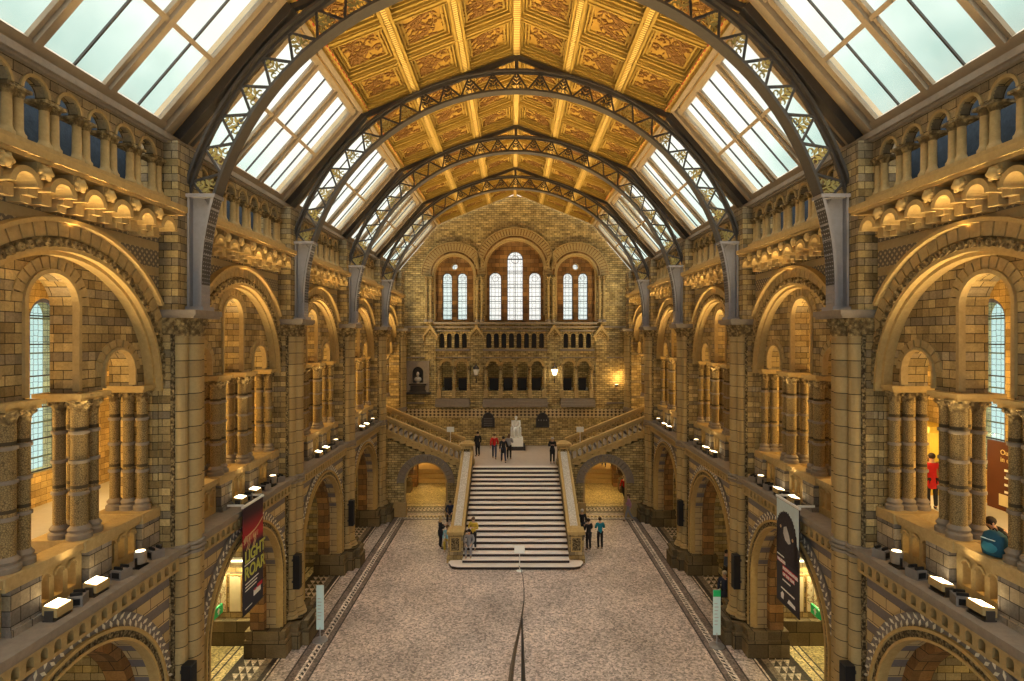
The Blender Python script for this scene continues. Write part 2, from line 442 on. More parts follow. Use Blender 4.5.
# side walls -------------------------------------------------------
R_MAIN = 2.82; Z_MAIN = 10.3
for s in (-1, 1):
    M = MS(s); wn = 'wall_'+SN[s]
    # bay meshes in local u (bay centre = 0)
    ground = MB().wall(-2.98, 2.98, 0, 6.0, [(0, 2.5, 0, 2.8)], 8.62, 9.7, M).mesh(wn, M_band)
    upper = MB().wall(-2.98, 2.98, 12.0, 14.0, [(0, R_MAIN+.12, 12.0, Z_MAIN)], 8.88, 9.6, M, n=40).mesh(wn, M_diaper)
    upperlow = MB().wall(-2.98, 2.98, 6.3, 12.0, [(0, R_MAIN+.12, 6.3, Z_MAIN)], 8.88, 9.6, M, n=40).mesh(wn, M_wall)
    infill_top = lambda u: Z_MAIN+sqrt(max(.0, (R_MAIN+.25)**2-u*u)) if abs(u) < R_MAIN+.2 else Z_MAIN+.3
    infill = MB().wall(-2.95, 2.95, 10.36, 14, [(-1.87, .5, 10.36, 10.75), (0, .63, 10.36, 12.15), (1.87, .5, 10.36, 10.75)], 9.12, 9.68, M, top=infill_top).mesh(wn, M_wall)
    attic = MB().wall(-3.04, 3.04, 15.9, 16.75, [(.8*(i-3), .27, 15.9, 15.94) for i in range(7)], 8.8, 9.02, M).mesh(wn, M_wall)
    atticback = MB().box(min(s*9.62, s*10.0), max(s*9.62, s*10.0), -3.6, 3.6, 14., 16.8).mesh(wn, M_recess_shade)
    atticfl = MB().box(min(s*8.85, s*9.6), max(s*8.85, s*9.6), -3.03, 3.03, 14., 14.72).mesh(wn, M_wall)
    crossm = MB().wall(9.72, 15.2, 6.2, 13.7, [(12.35, 2.1, 6.2, 11.3)], -.3, .3, lambda u, v, t: (s*u, t, v)).mesh(wn, M_goldwall)
    crossg = MB().box(min(s*9.72, s*15.2), max(s*9.72, s*15.2), -.3, .3, 0, 6.0).mesh(wn, M_wall)
    outer = MB().wall(-3.6, 3.6, 6.0, 13.9, [(0, .62, 7.25, 12.15)], 15.1, 15.7, M).mesh(wn, M_goldwall)
    # mouldings
    ring1 = MB().arc(0, Z_MAIN, R_MAIN+.06, R_MAIN+.14, 8.76, 8.96, M, n=36, leg=.1)
    ring1.arc(0, Z_MAIN, R_MAIN-.02, R_MAIN+.06, 8.9, 9.14, M, n=36)
    ring1 = ring1.mesh('trim', M_gold_stone, True)
    r2 = MB()
    for i in range(44):
        a = pi*(i+.5)/44; r2.arc(3.03*cos(a), Z_MAIN+3.03*sin(a), .02, .085, 8.72, 8.9, M, 0, 2*pi*.999, 8)
    r2.arc(0, Z_MAIN, R_MAIN+.14, 3.14, 8.8, 8.95, M, n=36)
    r2m = r2.mesh('trim', M_leaf)
    r3 = MB()
    for i in range(36):
        a0 = pi*i/36+.005; a1 = pi*(i+1)/36-.005; r3.arc(0, Z_MAIN, 3.15, 3.42, 8.78, 8.95, M, a0, a1, 2)
    r3m = r3.mesh('trim', M_buff)
    r4m = MB().arc(0, Z_MAIN, 3.42, 3.5, 8.66, 8.95, M, .62, pi-.62, 30).mesh('trim', M_gold_stone, True)
    win3 = MB().arc(0, 12.15, .615, .7, 9.06, 9.2, M, n=20, leg=1.75)
    for i in range(13):
        win3.arc(0, 12.15, .72, .94, 9.09, 9.15, M, pi*i/13+.02, pi*(i+1)/13-.02, 2)
    for c in (-1.87, 1.87):
        win3.arc(c, 10.75, .48, .54, 9.04, 9.2, M, n=16, leg=.35)
        for i in range(9): win3.arc(c, 10.75, .56, .72, 9.08, 9.15, M, pi*i/9+.03, pi*(i+1)/9-.03, 2)
    win3m = win3.mesh('trim', M_buff)
    # ground arch mouldings
    g1 = MB().arc(0, 2.8, 2.48, 2.54, 8.5, 8.75, M, n=36, leg=1.8).arc(0, 2.8, 2.68, 2.75, 8.48, 8.7, M, n=36, leg=1.8).mesh('trim', M_gold_stone, True)
    g2 = MB().arc(0, 2.8, 2.54, 2.68, 8.53, 8.7, M, n=36, leg=1.8).mesh('trim', M_orn)
    g3 = MB().arc(0, 2.8, 2.75, 3.03, 8.56, 8.66, M, .2, pi-.2, 36).mesh('trim', M_grey)
    ch = MB()
    for i in range(1, 37):
        a = .12+(pi-.24)*(i-.5)/37
        for rr, da in ((2.82, .016), (2.95, -.016)):
            ca, sa = cos(a+da), sin(a+da); tang = Vector((-sa, ca)); rad = Vector((ca, sa)); tilt = 1 if rr < 2.9 else -1
            c = Vector((rr*ca, 2.8+rr*sa)); d = (rad*.9+tang*tilt*.6).normalized(); e = Vector((-d.y, d.x))
            ch.poly([tuple(c+d*.085), tuple(c+e*.035), tuple(c-d*.085), tuple(c-e*.035)], 8.545, 8.57, M)
    chm = ch.mesh('trim', M_chev)
    # inner deeper arch order
    g5 = MB().arc(0, 2.8, 2.27, 2.5, 9.1, 9.6, M, n=30, leg=1.8).mesh('trim', M_brown)
    plm = MB()
    for d in (-1, 1):
        y0, y1 = sorted((d*2.22, d*2.98))
        plm.box(*sorted((s*8.3, s*9.8)), y0, y1, 0, .62).box(*sorted((s*8.38, s*9.75)), y0+.04, y1-.04, .62, .8).box(*sorted((s*8.34, s*9.78)), y0+.02, y1-.02, .8, .95)
    plm = plm.mesh('trim', M_block)
    # cornice with dentils
    co = MB().box(*sorted((s*8.3, s*9.7)), -3.6, 3.6, 6.16, 6.3).box(*sorted((s*8.4, s*8.9)), -3.6, 3.6, 6.06, 6.16)
    com = co.mesh('trim', M_ledge)
    de = MB()
    de.wall(-3.6, 3.6, 5.72, 6.06, [(-3.45+.3*i, .08, 5.79, 5.93) for i in range(24)], 8.42, 8.56, M, n=6)
    dem = de.mesh('trim', M_buff)
    deb = MB().box(*sorted((s*8.57, s*8.61)), -3.55, 3.55, 5.75, 6.04).mesh('trim', M_dark)  # dark strip painting the shade inside the shallow dentil holes
    ts = MB().box(*sorted((s*8.2, s*8.95)), -3.05, 3.05, 14.6, 14.74).box(*sorted((s*8.26, s*8.95)), -3.05, 3.05, 14.53, 14.6)
    tsm = ts.mesh('trim', M_gold_stone)
    tt = MB().box(*sorted((s*8.62, s*9.2)), -3.6, 3.6, 16.42, 16.56).box(*sorted((s*8.7, s*9.2)), -3.6, 3.6, 16.36, 16.42).mesh('trim', M_ledge)
    ah = MB()
    for i in range(7): ah.arc(.8*(i-3), 15.94, .27, .33, 8.76, 8.82, M, n=12)
    ah.box(*sorted((s*8.62, s*9.2)), -3.04, 3.04, 14.72, 14.98)
    ahm = ah.mesh('trim', M_buff)
    gf = MB().box(*sorted((s*9.2, s*15.2)), -3.6, 3.6, 5.95, 6.2).mesh('floor', M_galfloor)
    gc = MB().box(*sorted((s*9.7, s*15.2)), -3.6, 3.6, 13.7, 13.95).mesh('ceiling', M_goldwall)
    for k in range(5):
        y = BC[k]; L = (0, y, 0)
        parts = [(wn, upper), (wn, upperlow), (wn, infill), (wn, attic), (wn, atticback), (wn, atticfl), (wn, outer)]
        if k < 4: parts.append((wn, ground))
        for nme, me in parts: struct(mobj(nme, me, None, L))
        for me in (ring1, r2m, r3m, r4m, win3m, tsm, tt, ahm): struct(mobj(trim(), me, None, L))
        if k < 4:
            for me in (g1, g2, g3, chm, g5, plm, com, dem, deb): struct(mobj(trim(), me, None, L))
        if k < 4: struct(mobj('floor', gf, None, L))
        struct(mobj('ceiling', gc, None, L))
    for k in range(-1, 5):
        struct(mobj(wn, crossm, None, (0, YP[0]+B*k, 0)))
        if k < 4: struct(mobj(wn, crossg, None, (0, YP[0]+B*k, 0)))
    # outer ground wall and bay behind the camera
    struct(MB().box(*sorted((s*15.1, s*15.6)), -6, 37, 0, 6).obj(wn, M_wall))
    struct(MB().box(*sorted((s*9.5, s*10)), -6, 7.65, 0, 17).obj(wn, M_wall))
    struct(MB().box(*sorted((s*15.1, s*15.7)), -6, 7.65, 6, 14).obj(wn, M_wall))
    # gallery windows
    gw = MB().box(*sorted((s*15.2, s*15.22)), -.5, .5, 7.25, 12.15)
    gw.arc(0, 12.15, 0.001, .5, 15.2, 15.22, M, n=12)
    gwm = gw.mesh('pane', M_stained)
    gb = MB()
    for d in (-1, 1): gb.box(*sorted((s*15.18, s*15.23)), *sorted((d*.5, d*.62)), 7.25, 12.15)
    gb.arc(0, 12.15, .5, .62, 15.18, 15.23, M, n=12)
    gbm = gb.mesh('coloured_border', M_border)
    gfr = MB()
    for z in (7.3, 8.3, 9.3, 10.3, 11.3, 12.2): gfr.box(*sorted((s*15.15, s*15.2)), -.6, .6, z-.02, z+.02)
    gfr.box(*sorted((s*15.15, s*15.2)), .37, .4, 7.25, 12.5)
    gfm = gfr.mesh('window_frame', M_black)
    for k in range(5):
        w = bpy.data.objects.new('window_%d' % (k+1+(5 if s > 0 else 0)), gwm); COL.objects.link(w); w.location = (0, BC[k], 0); struct(w)
        mobj('coloured_border', gbm, w); mobj('window_frame', gfm, w)
# ------------------------------------------------------------------ piers
def shaft_prof(r, z0, z1): return [(r*1.5, z0), (r*1.5, z0+.06), (r*1.25, z0+.1), (r*1.35, z0+.16), (r, z0+.22), (r, z1-.05), (r*1.12, z1-.04), (r*1.12, z1)]
for s in (-1, 1):
    M = MS(s)
    pil = MB().box(*sorted((s*8.6, s*9.7)), -.61, .61, .9, 12.0)
    pilm = pil.mesh('pilaster', M_wall)
    orn = MB()
    for d in (-1, 1):
        orn.box(*sorted((s*8.52, s*8.62)), *sorted((d*.46, d*.6)), 1., 12.0)
    ornm = orn.mesh('ornament_strip', M_orn)
    big = MB().lathe(shaft_prof(.25, 1., 11.55), (s*8.42, 0, 0), 20).mesh('shaft', M_shaft, True)
    small = MB().lathe(shaft_prof(.17, 1., 11.55), (s*8.48, 0, 0), 16).mesh('shaft', M_shaft, True)
    ring = MB()
    for z in (6.08, 6.2, 6.3):
        ring.lathe([(.25, z-.05), (.31, z-.04), (.31, z+.02), (.25, z+.04)], (s*8.42, 0, 0), 20)
        for d in (-.38, .38): ring.lathe([(.17, z-.05), (.22, z-.04), (.22, z+.02), (.17, z+.04)], (s*8.48, d, 0), 16)
        ring.box(*sorted((s*8.5, s*8.7)), -.66, .66, z-.04, z+.02)
    ringm = ring.mesh('ring_moulding', M_ledge, True)
    cap = MB().lathe([(.25, 11.52), (.28, 11.6), (.28, 11.72), (.34, 11.92), (.38, 12.0)], (s*8.42, 0, 0), 16)
    for d in (-.38, .38): cap.lathe([(.17, 11.52), (.2, 11.62), (.2, 11.75), (.25, 11.93), (.28, 12.)], (s*8.48, d, 0), 14)
    for i in range(10):
        a = 2*pi*i/10; cap.ball((s*8.42+.32*cos(a), .32*sin(a), 11.88), .075, 6, 4)
    for d in (-.38, .38):
        for i in range(8):
            a = 2*pi*i/8; cap.ball((s*8.48+.24*cos(a), d+.24*sin(a), 11.86), .06, 6, 4)
    cap.box(*sorted((s*8.5, s*9.6)), -.66, .66, 11.6, 12.0)
    capm = cap.mesh('capital', M_leaf)
    ab = MB().box(*sorted((s*7.95, s*9.65)), -.66, .66, 12.06, 12.2).box(*sorted((s*8.0, s*9.65)), -.63, .64, 12.0, 12.06)
    abm = ab.mesh('abacus', M_ledge)
    bs = MB()
    for c, w, dd in ((0, .52, 7.78),):
        bs.box(*sorted((s*dd, s*9.7)), -.5, .5, 0, .6).box(*sorted((s*(dd+.08), s*9.7)), -.44, .44, .6, .82).box(*sorted((s*(dd+.03), s*9.7)), -.48, .48, .82, .92)
    bs.box(*sorted((s*8.02, s*8.62)), -.8, .8, 0, .6).box(*sorted((s*8.1, s*8.62)), -.74, .74, .6, .82).box(*sorted((s*8.05, s*8.62)), -.77, .77, .82, .92).box(*sorted((s*8.5, s*9.7)), -.61, .61, 0, .92)
    bs.lathe([(.4, .92), (.4, 1.0), (.36, 1.05)], (s*8.42, 0, 0), 16)
    bsm = bs.mesh('base', M_block)
    upp = MB().box(*sorted((s*8.44, s*9.6)), -.56, .56, 12.2, 16.4).mesh('upper_block', M_wall)
    root = thing('stone_pier', '', 'pier')
    mobj('pilaster', pilm, root); mobj('ornament_strip', ornm, root); mobj('shaft', big, root)
    mobj('shaft', small, root, (0, -.38, 0)); mobj('shaft', small, root, (0, .38, 0))
    mobj('ring_moulding', ringm, root); mobj('capital', capm, root); mobj('abacus', abm, root); mobj('base', bsm, root); mobj('upper_block', upp, root)
    desc = ['nearest tall stone pier with round shafts on the %s of the hall', 'tall stone pier just past the hanging banner on the %s side',
            'third tall round-shafted stone pier along the %s wall', 'tall stone pier at the corner of the stair wall on the %s']
    for k in range(4):
        place(root, USED, (0, YP[k], 0), desc[k] % SN[s])
    # corner piece at the end wall
    e = dup(root); e.location = (0, YW-.63, 0); e['label'] = 'stone pier in the %s corner of the end wall' % SN[s]
# ------------------------------------------------------------------ clustered columns
for s in (-1, 1):
    shb = MB().lathe([(.155, 7.62), (.155, 9.98)], (0, 0, 0), 16).mesh('shaft', M_carved, True)
    def cluster(spots, yh, x1):
        root = thing('clustered_column', '', 'column')
        an = MB(); cp = MB(); ba = MB()
        for x, y, b in spots:
            r = .155 if b else .115
            mobj('shaft', shb if b else sh, root, (x, y, 0))
            for z in (8.3, 8.95, 9.55): an.lathe([(r, z-.04), (r+.03, z-.03), (r+.03, z+.03), (r, z+.04)], (x, y, 0), 12)
            cp.lathe([(r, 9.96), (r+.01, 10.05), (r+.05, 10.14), (r+.1, 10.22)], (x, y, 0), 12)
            for i in range(6):
                a = pi*i/3; cp.ball((x+(r+.06)*cos(a), y+(r+.06)*sin(a), 10.15), .05, 6, 4)
            ba.lathe([(r+.08, 7.36), (r+.08, 7.46), (r+.03, 7.5), (r+.06, 7.56), (r, 7.64)], (x, y, 0), 14)
        mobj('annulets', an.mesh('annulets', M_ledge, True), root)
        mobj('capital', cp.mesh('capital', M_leaf), root)
        mobj('base', ba.mesh('base', M_ledge, True), root)
        ab = MB().box(*sorted((s*8.88, s*x1)), -yh, yh, 10.27, 10.36).box(*sorted((s*8.93, s*(x1-.05))), -yh+.04, yh-.04, 10.2, 10.27)
        mobj('abacus', ab.mesh('abacus', M_gold_stone), root)
        return root
    sh = MB().lathe([(.115, 7.62), (.115, 9.98)], (0, 0, 0), 14).mesh('shaft', M_carved, True)
    mid = cluster([(s*9.12, -.17, 1), (s*9.12, .2, 0), (s*9.54, -.17, 0), (s*9.54, .2, 0)], .43, 9.9)
    end = cluster([(s*9.1, 0, 0), (s*9.43, 0, 0), (s*9.76, 0, 0)], .27, 10.0)
    for k in range(5):
        for j, d in enumerate((-2.69, -.87, .87, 2.69)):
            if k == 4 and j == 3: continue
            where = ['at the near end of', 'on the near side of the tall opening in', 'on the far side of the tall opening in', 'at the far end of'][j]
            place(mid if j in (1, 2) else end, USED, (0, BC[k]+d, 0), 'clustered carved column %s the %s gallery, %s' % (where, SN[s], BN[k]), 'clustered columns of the %s gallery' % SN[s])
# ------------------------------------------------------------------ balustrades on the gallery edge
for s in (-1, 1):
    M = MS(s)
    root = thing('stone_balustrade', '', 'balustrade')
    rail = MB().box(*sorted((s*8.86, s*9.3)), -2.95, 2.95, 7.2, 7.34).box(*sorted((s*8.92, s*9.24)), -2.95, 2.95, 7.12, 7.2)
    rail.obj('handrail', M_buff, root)
    arc = MB()
    groups = [(-2.4, -1.35), (-.5, .5), (1.35, 2.4)]
    ops = []
    for a, b in ((-2.3, -1.3), (-.5, .5), (1.3, 2.3)):
        for i in range(3): ops.append((a+(b-a)*(i+.5)/3, .105, 6.5, 6.92))
    arc.wall(-2.95, 2.95, 6.3, 7.12, ops, 9.0, 9.18, M, n=8)
    for c, h, vb, sp in ops: arc.arc(c, sp, h, h+.04, 8.96, 9.0, M, n=8)
    arc.obj('pierced_arcade', M_buff, root)
    for d in (-2.62, -.93, .93, 2.62):
        MB().box(*sorted((s*8.84, s*10.)), d-.33, d+.33, 6.3, 7.12).box(*sorted((s*8.8, s*8.9)), d-.35, d+.35, 6.3, 6.42).obj('pedestal', M_greybrick, root)
        w_ = .45 if abs(d) < 2 else .33
        MB().box(*sorted((s*8.82, s*10.02)), d-w_, d+w_, 7.12, 7.36).obj('pedestal_cap', M_buff, root)
    for k in range(4):
        place(root, USED, (0, BC[k], 0), 'pierced stone balustrade along the %s gallery edge in the %s' % (SN[s], BN[k]), 'gallery balustrades')
# ------------------------------------------------------------------ corbels and colonnettes
for s in (-1, 1):
    M = MS(s)
    root = thing('carved_corbel', '', 'corbel')
    b = MB().box(*sorted((s*8.62, s*8.9)), -.11, .11, 13.86, 13.98).box(*sorted((s*8.5, s*8.9)), -.11, .11, 13.98, 14.12)
    b.box(*sorted((s*8.4, s*8.9)), -.11, .11, 14.12, 14.26).box(*sorted((s*8.3, s*8.9)), -.15, .15, 14.3, 14.53)
    b.box(*sorted((s*8.58, s*8.9)), .29, .51, 13.9, 14.12)
    b.obj('bracket', M_buff, root)
    h = MB().ball((s*8.28, 0, 14.38), (.1, .13, .12), 8, 6)
    for i in range(6):
        a = pi*i/3; h.ball((s*8.27, .12*cos(a), 14.38+.1*sin(a)), .05, 6, 4)
    h.obj('carved_head', M_gold_stone, root, smooth=True)
    ar = MB().arc(.4, 14.08, .21, .31, 8.26, 8.9, M, n=12)
    ar.obj('hood_arch', M_gold_stone, root)
    MB().poly([(.25, 14.0), (.55, 14.0), (.55, 14.2), (.4, 14.33), (.25, 14.2)], 8.7, 8.9, M).obj('carved_tympanum', M_brown, root)
    tw = thing('twin_colonnettes', '', 'column')
    c1 = MB().lathe([(.13, 15.0), (.13, 15.08), (.1, 15.12), (.085, 15.18), (.08, 15.75)], (0, 0, 0), 12).mesh('colonnette', M_buff, True)
    for d in (-.115, .115): mobj('colonnette', c1, tw, (s*8.86, d, 0))
    cap = MB()
    for d in (-.115, .115): cap.lathe([(.08, 15.72), (.1, 15.76), (.13, 15.84)], (s*8.86, d, 0), 12)
    cap.box(*sorted((s*8.72, s*9.15)), -.26, .26, 15.84, 15.9)
    cap.obj('capital', M_leaf, tw)
    MB().box(*sorted((s*8.72, s*9.05)), -.25, .25, 14.98, 15.02).obj('plinth', M_ledge, tw)
    for k in range(5):
        for i in range(6 if k == 4 else 7):
            place(root, USED, (0, BC[k]-2.8+.8*i, 0), 'gold-lit carved corbel, %s from the near end under the cornice, %s wall, %s' % (ORD[i], SN[s], BN[k]), 'carved corbels under the upper cornice')
        for i in range(7 if k == 4 else 8):
            place(tw, USED, (0, BC[k]-2.8+.8*i, 0), 'pair of short stone colonnettes, %s pair of the upper %s arcade, %s' % (ORD[i], SN[s], BN[k]), 'twin colonnettes of the upper arcades')
# ------------------------------------------------------------------ roof
XE, ZE = 5.83, 20.15      # coffer edge
XB, ZB = 8.95, 16.52       # skylight foot
ZR = 22.45
def SL(s):
    nv = Vector((-(ZE-ZB), 0, -(XB-XE))).normalized()     # inward normal for s=+1 : towards nave, down
    def f(y, t, h): 
        x = XB+(XE-XB)*t+nv.x*h; z = ZB+(ZE-ZB)*t+nv.z*h
        return (s*x, y, z)
    return f
def sbox(mb, F, y0, y1, t0, t1, h0, h1):
    vs = [F(y0,t0,h0),F(y1,t0,h0),F(y1,t1,h0),F(y0,t1,h0),F(y0,t0,h1),F(y1,t0,h1),F(y1,t1,h1),F(y0,t1,h1)]
    mb.add(vs, [(0,3,2,1),(4,5,6,7),(0,1,5,4),(1,2,6,5),(2,3,7,6),(3,0,4,7)])
WIN = 10
for s in (-1, 1):
    F = SL(s)
    sh = MB()
    sbox(sh, F, -3.6, -2.8, 0, 1, -.25, 0); sbox(sh, F, 2.8, 3.6, 0, 1, -.25, 0)
    sbox(sh, F, -2.8, 2.8, -.02, .07, -.25, 0); sbox(sh, F, -2.8, 2.8, .92, 1, -.25, 0)
    shm = sh.mesh('ceiling', M_timberg)
    fr = MB()
    for d in (-1, 1):
        for a, b, h in ((2.7, 2.88, .05), (2.92, 3.06, .16), (3.1, 3.3, .08)):
            y0, y1 = sorted((d*a, d*b)); sbox(fr, F, y0, y1, .02, .98, -.06, h)
    sbox(fr, F, -3.05, 3.05, .045, .085, -.06, .08); sbox(fr, F, -3.05, 3.05, .0, .03, -.1, .2)
    sbox(fr, F, -3.05, 3.05, .9, .94, -.06, .08); sbox(fr, F, -3.05, 3.05, .955, .985, -.1, .18)
    frm = fr.mesh('window_frame', M_timber)
    mu = MB()
    for y in (-.96, .96):
        sbox(mu, F, y-.17, y+.17, .08, .91, -.04, .05); sbox(mu, F, y-.08, y+.08, .08, .91, .05, .14)
    sbox(mu, F, -2.7, 2.7, .468, .492, -.04, .09)
    mum = mu.mesh('mullion', M_timber)
    bars = MB()
    for y in (-1.92, 0, 1.92): sbox(bars, F, y-.02, y+.02, .08, .91, -.035, .01)
    barm = bars.mesh('glazing_bar', M_iron)
    pms = []
    for y0, y1 in ((-2.7, -1.1), (-.82, .82), (1.1, 2.7)):
        for t0, t1 in ((.08, .466), (.494, .905)):
            p = MB(); sbox(p, F, y0, y1, t0, t1, -.05, -.035); pms.append(p.mesh('pane', M_pane))
    for k in range(-2, 5):
        y = YP[0]-3.6+B*k
        if k > -2 or True:
            struct(mobj('ceiling', shm, None, (0, y, 0)))
            w = mobj('window_%d' % (WIN+1), frm, None, (0, y, 0)); WIN += 1; struct(w)
            mobj('mullion', mum, w); mobj('glazing_bar', barm, w)
            for pm in pms: mobj('pane', pm, w)
# coffered ceiling
def CO(s):
    L = sqrt(XE**2+(ZR-ZE)**2); d = Vector((-XE, 0, ZR-ZE)).normalized(); n = Vector((-(ZR-ZE), 0, -XE)).normalized()
    def f(y, a, h):
        p = Vector((XE, 0, ZE))+d*(a*L)+n*h
        return (s*p.x, y, p.z)
    return f, L
for s in (-1, 1):
    F, L = CO(s)
    bk = MB(); sbox(bk, F, -3.6, 3.6, 0, 1, -.5, -.28); bkm = bk.mesh('ceiling', M_goldpanel)
    be = MB()
    for i in range(4):
        a = i/3; w = .032 if i in (1, 2) else .025
        sbox(be, F, -3.6, 3.6, max(0, a-w), min(1, a+w), -.3, 0)
        for q in (-1, 1):
            sbox(be, F, -3.6, 3.6, max(0, min(.99, a+q*w*.75-.006)), min(1, max(.01, a+q*w*.75+.006)), 0, .07)
    for y in (-3.6, -1.2, 1.2, 3.6):
        w = .16; sbox(be, F, max(-3.6, y-w), min(3.6, y+w), 0, 1, -.3, -.02)
        for q in (-.1, .1): sbox(be, F, max(-3.6, min(3.56, y+q-.025)), min(3.6, max(-3.56, y+q+.025)), 0, 1, -.02, .03)
    bem = be.mesh('ceiling', M_gold)
    st = MB()
    for i in range(1, 4):
        a = i/3; sbox(st, F, -3.6, 3.6, a-.012, min(1, a+.012), 0, .03)
    stm = st.mesh('ceiling', M_goldstrip)
    rd = MB(); sbox(rd, F, -3.6, 3.6, .0, .03, -.02, .06); rdm = rd.mesh('ceiling', M_redstrip)
    # coffer: stepped frame + foliage
    cw = (1/3-.11)/2*L; cy = .98
    cf = MB()
    def fb(mb, y0, y1, a0, a1, h0, h1): sbox(mb, lambda y, a, h: F(y, a/L, h), y0, y1, a0, a1, h0, h1)
    cell = L/3
    fr2 = MB()
    for w0, w1, h0, h1 in ((.0, .09, -.28, -.1), (.13, .18, -.28, -.17), (.24, .3, -.28, -.22)):
        A = cell/2-.12
        Yh = 1.2-.16
        fr2.v += []; 
        for (ya, yb, aa, ab_) in ((-Yh+w0, -Yh+w1, -A+w0, A-w0), (Yh-w1, Yh-w0, -A+w0, A-w0), (-Yh+w0, Yh-w0, -A+w0, -A+w1), (-Yh+w0, Yh-w0, A-w1, A-w0)):
            fb(fr2, ya, yb, cell/2+aa, cell/2+ab_, h0, h1)
    frm = fr2.mesh('coffer', M_gold)
    leaves = []
    for var in range(3):
        rnd = random.Random(var+5); lf = MB()
        P2 = lambda u, v, t: F(u, (cell/2+v)/L, t)
        # central curling stem
        pts = [(-.7+1.4*i/14, .22*sin(i*.75+var)) for i in range(15)]
        for i in range(14):
            (a, b), (c, d) = pts[i], pts[i+1]; n_ = Vector((-(d-b), c-a)).normalized()*.018
            lf.poly([(a-n_.x, b-n_.y), (c-n_.x, d-n_.y), (c+n_.x, d+n_.y), (a+n_.x, b+n_.y)], -.275, -.24, P2)
        for i in range(120):
            (a, b) = pts[i % 15]; sgn = 1 if i % 2 else -1
            an = rnd.uniform(.5, 2.6)*sgn; r0 = rnd.uniform(.08, .75)
            cx_ = max(-.74, min(.74, a+cos(an)*r0)); cy_ = max(-.66, min(.66, b+sin(an)*r0)); th = an+rnd.uniform(-.7, .7); ln = rnd.uniform(.05, .085); wd = ln*.42
            dd = Vector((cos(th), sin(th))); ee = Vector((-dd.y, dd.x)); c0 = Vector((cx_, cy_))
            lf.poly([tuple(c0-dd*ln), tuple(c0-dd*ln*.2+ee*wd), tuple(c0+dd*ln), tuple(c0-dd*ln*.2-ee*wd)], -.275, -.235, P2)
            c1_ = (c0+Vector((a, b)))/2; 
            if i % 2 == 0:
                n_ = (c0-Vector((a, b))); 
                if n_.length > .02:
                    n_ = Vector((-n_.y, n_.x)).normalized()*.01
                    lf.poly([(a-n_.x, b-n_.y), (c0.x-n_.x, c0.y-n_.y), (c0.x+n_.x, c0.y+n_.y), (a+n_.x, b+n_.y)], -.275, -.245, P2)
        leaves.append(lf.mesh('painted_foliage', M_leafdark))
    for k in range(-2, 5):
        y = YP[0]-3.6+B*k
        root = mobj('ceiling', bkm, None, (0, y, 0)); struct(root)
        for me in (bem, stm, rdm): struct(mobj('ceiling', me, None, (0, y, 0)))
        if k < 0: continue
        for i in range(3):
            for j in range(3):
                dvec = Vector(F(0, j/3, 0))-Vector(F(0, 0, 0))
                c = mobj('coffer', frm, root, (dvec.x, -2.4+2.4*i, dvec.z))
                mobj('painted_foliage', leaves[(i+j*2+k) % 3], c)
rg = MB().box(-.11, .11, -6.5, YW, ZR-.16, ZR-.02).obj('ceiling', M_goldstrip); struct(rg)
# ------------------------------------------------------------------ iron trusses
RI, RO, ZC = 8.05, 8.9, 12.85
proto = thing('iron_roof_truss', '', 'truss')
MX = lambda u, v, t: (u, t, v)
MB().arc(0, ZC, RI, RI+.07, -.2, .2, MX, 0, pi, 64).arc(0, ZC, RI+.07, RI+.14, -.06, .06, MX, 0, pi, 64).obj('inner_flange', M_iron, proto)
a_lo = math.asin((15.1-ZC)/RO)
MB().arc(0, ZC, RO-.07, RO, -.17, .17, MX, a_lo, pi-a_lo, 60).arc(0, ZC, RO-.14, RO-.07, -.05, .05, MX, a_lo, pi-a_lo, 60).obj('outer_flange', M_iron, proto)
NTRI = 25; pitch = (pi-2*a_lo)/NTRI
rr0, rr1 = RI+.12, RO-.1
hh = rr1-rr0; hw = pitch/2*RI
strut = MB().beam((0, 0, 0), (0, 0, 1), .06, .035, (1, 0, 0))
strut = MB().box(-.032, .032, -.03, .03, 0, 1).mesh('strut', M_iron)
lf = MB()
MF = lambda u, v, t: (u, t, v)
lf.poly([(-.012, .05), (.012, .05), (.012, hh*.75), (-.012, hh*.75)], -.02, .02, MF)
for sx in (-1, 1):
    for z0, ln in ((.16, .26), (.3, .2), (.44, .12)):
        ang = .75; d = Vector((sx*cos(ang), sin(ang))); e = Vector((-d.y, d.x)); c = Vector((0, z0))
        lf.poly([tuple(c), tuple(c+d*ln*.5+e*.045), tuple(c+d*ln), tuple(c+d*ln*.5-e*.045)], -.02, .02, MF)
    lf.arc(sx*.15, .13, .05, .08, -.02, .02, MF, 0, 1.6*pi, 8)
lfm = lf.mesh('leaf_scroll', M_goldleaf)
lfd = lf.mesh('leaf_scroll', M_iron)
def strut_between(a, b):
    p = Vector((cos(a[0])*a[1], 0, ZC+sin(a[0])*a[1])); q = Vector((cos(b[0])*b[1], 0, ZC+sin(b[0])*b[1])); d = q-p
    o = mobj('strut', strut, proto, p); o.rotation_euler = (0, math.atan2(d.x, d.z), 0); o.scale = (1, 1, d.length)
for i in range(NTRI):
    a0 = a_lo+pitch*i; am = a0+pitch/2; a1 = a0+pitch
    strut_between((a0, rr0), (am, rr1)); strut_between((am, rr1), (a1, rr0))
    o = mobj('leaf_scroll', lfm if (i < 8 or i > 16) else lfd, proto, (cos(am)*rr0, 0, ZC+sin(am)*rr0)); o.rotation_euler = (0, pi/2-am, 0)
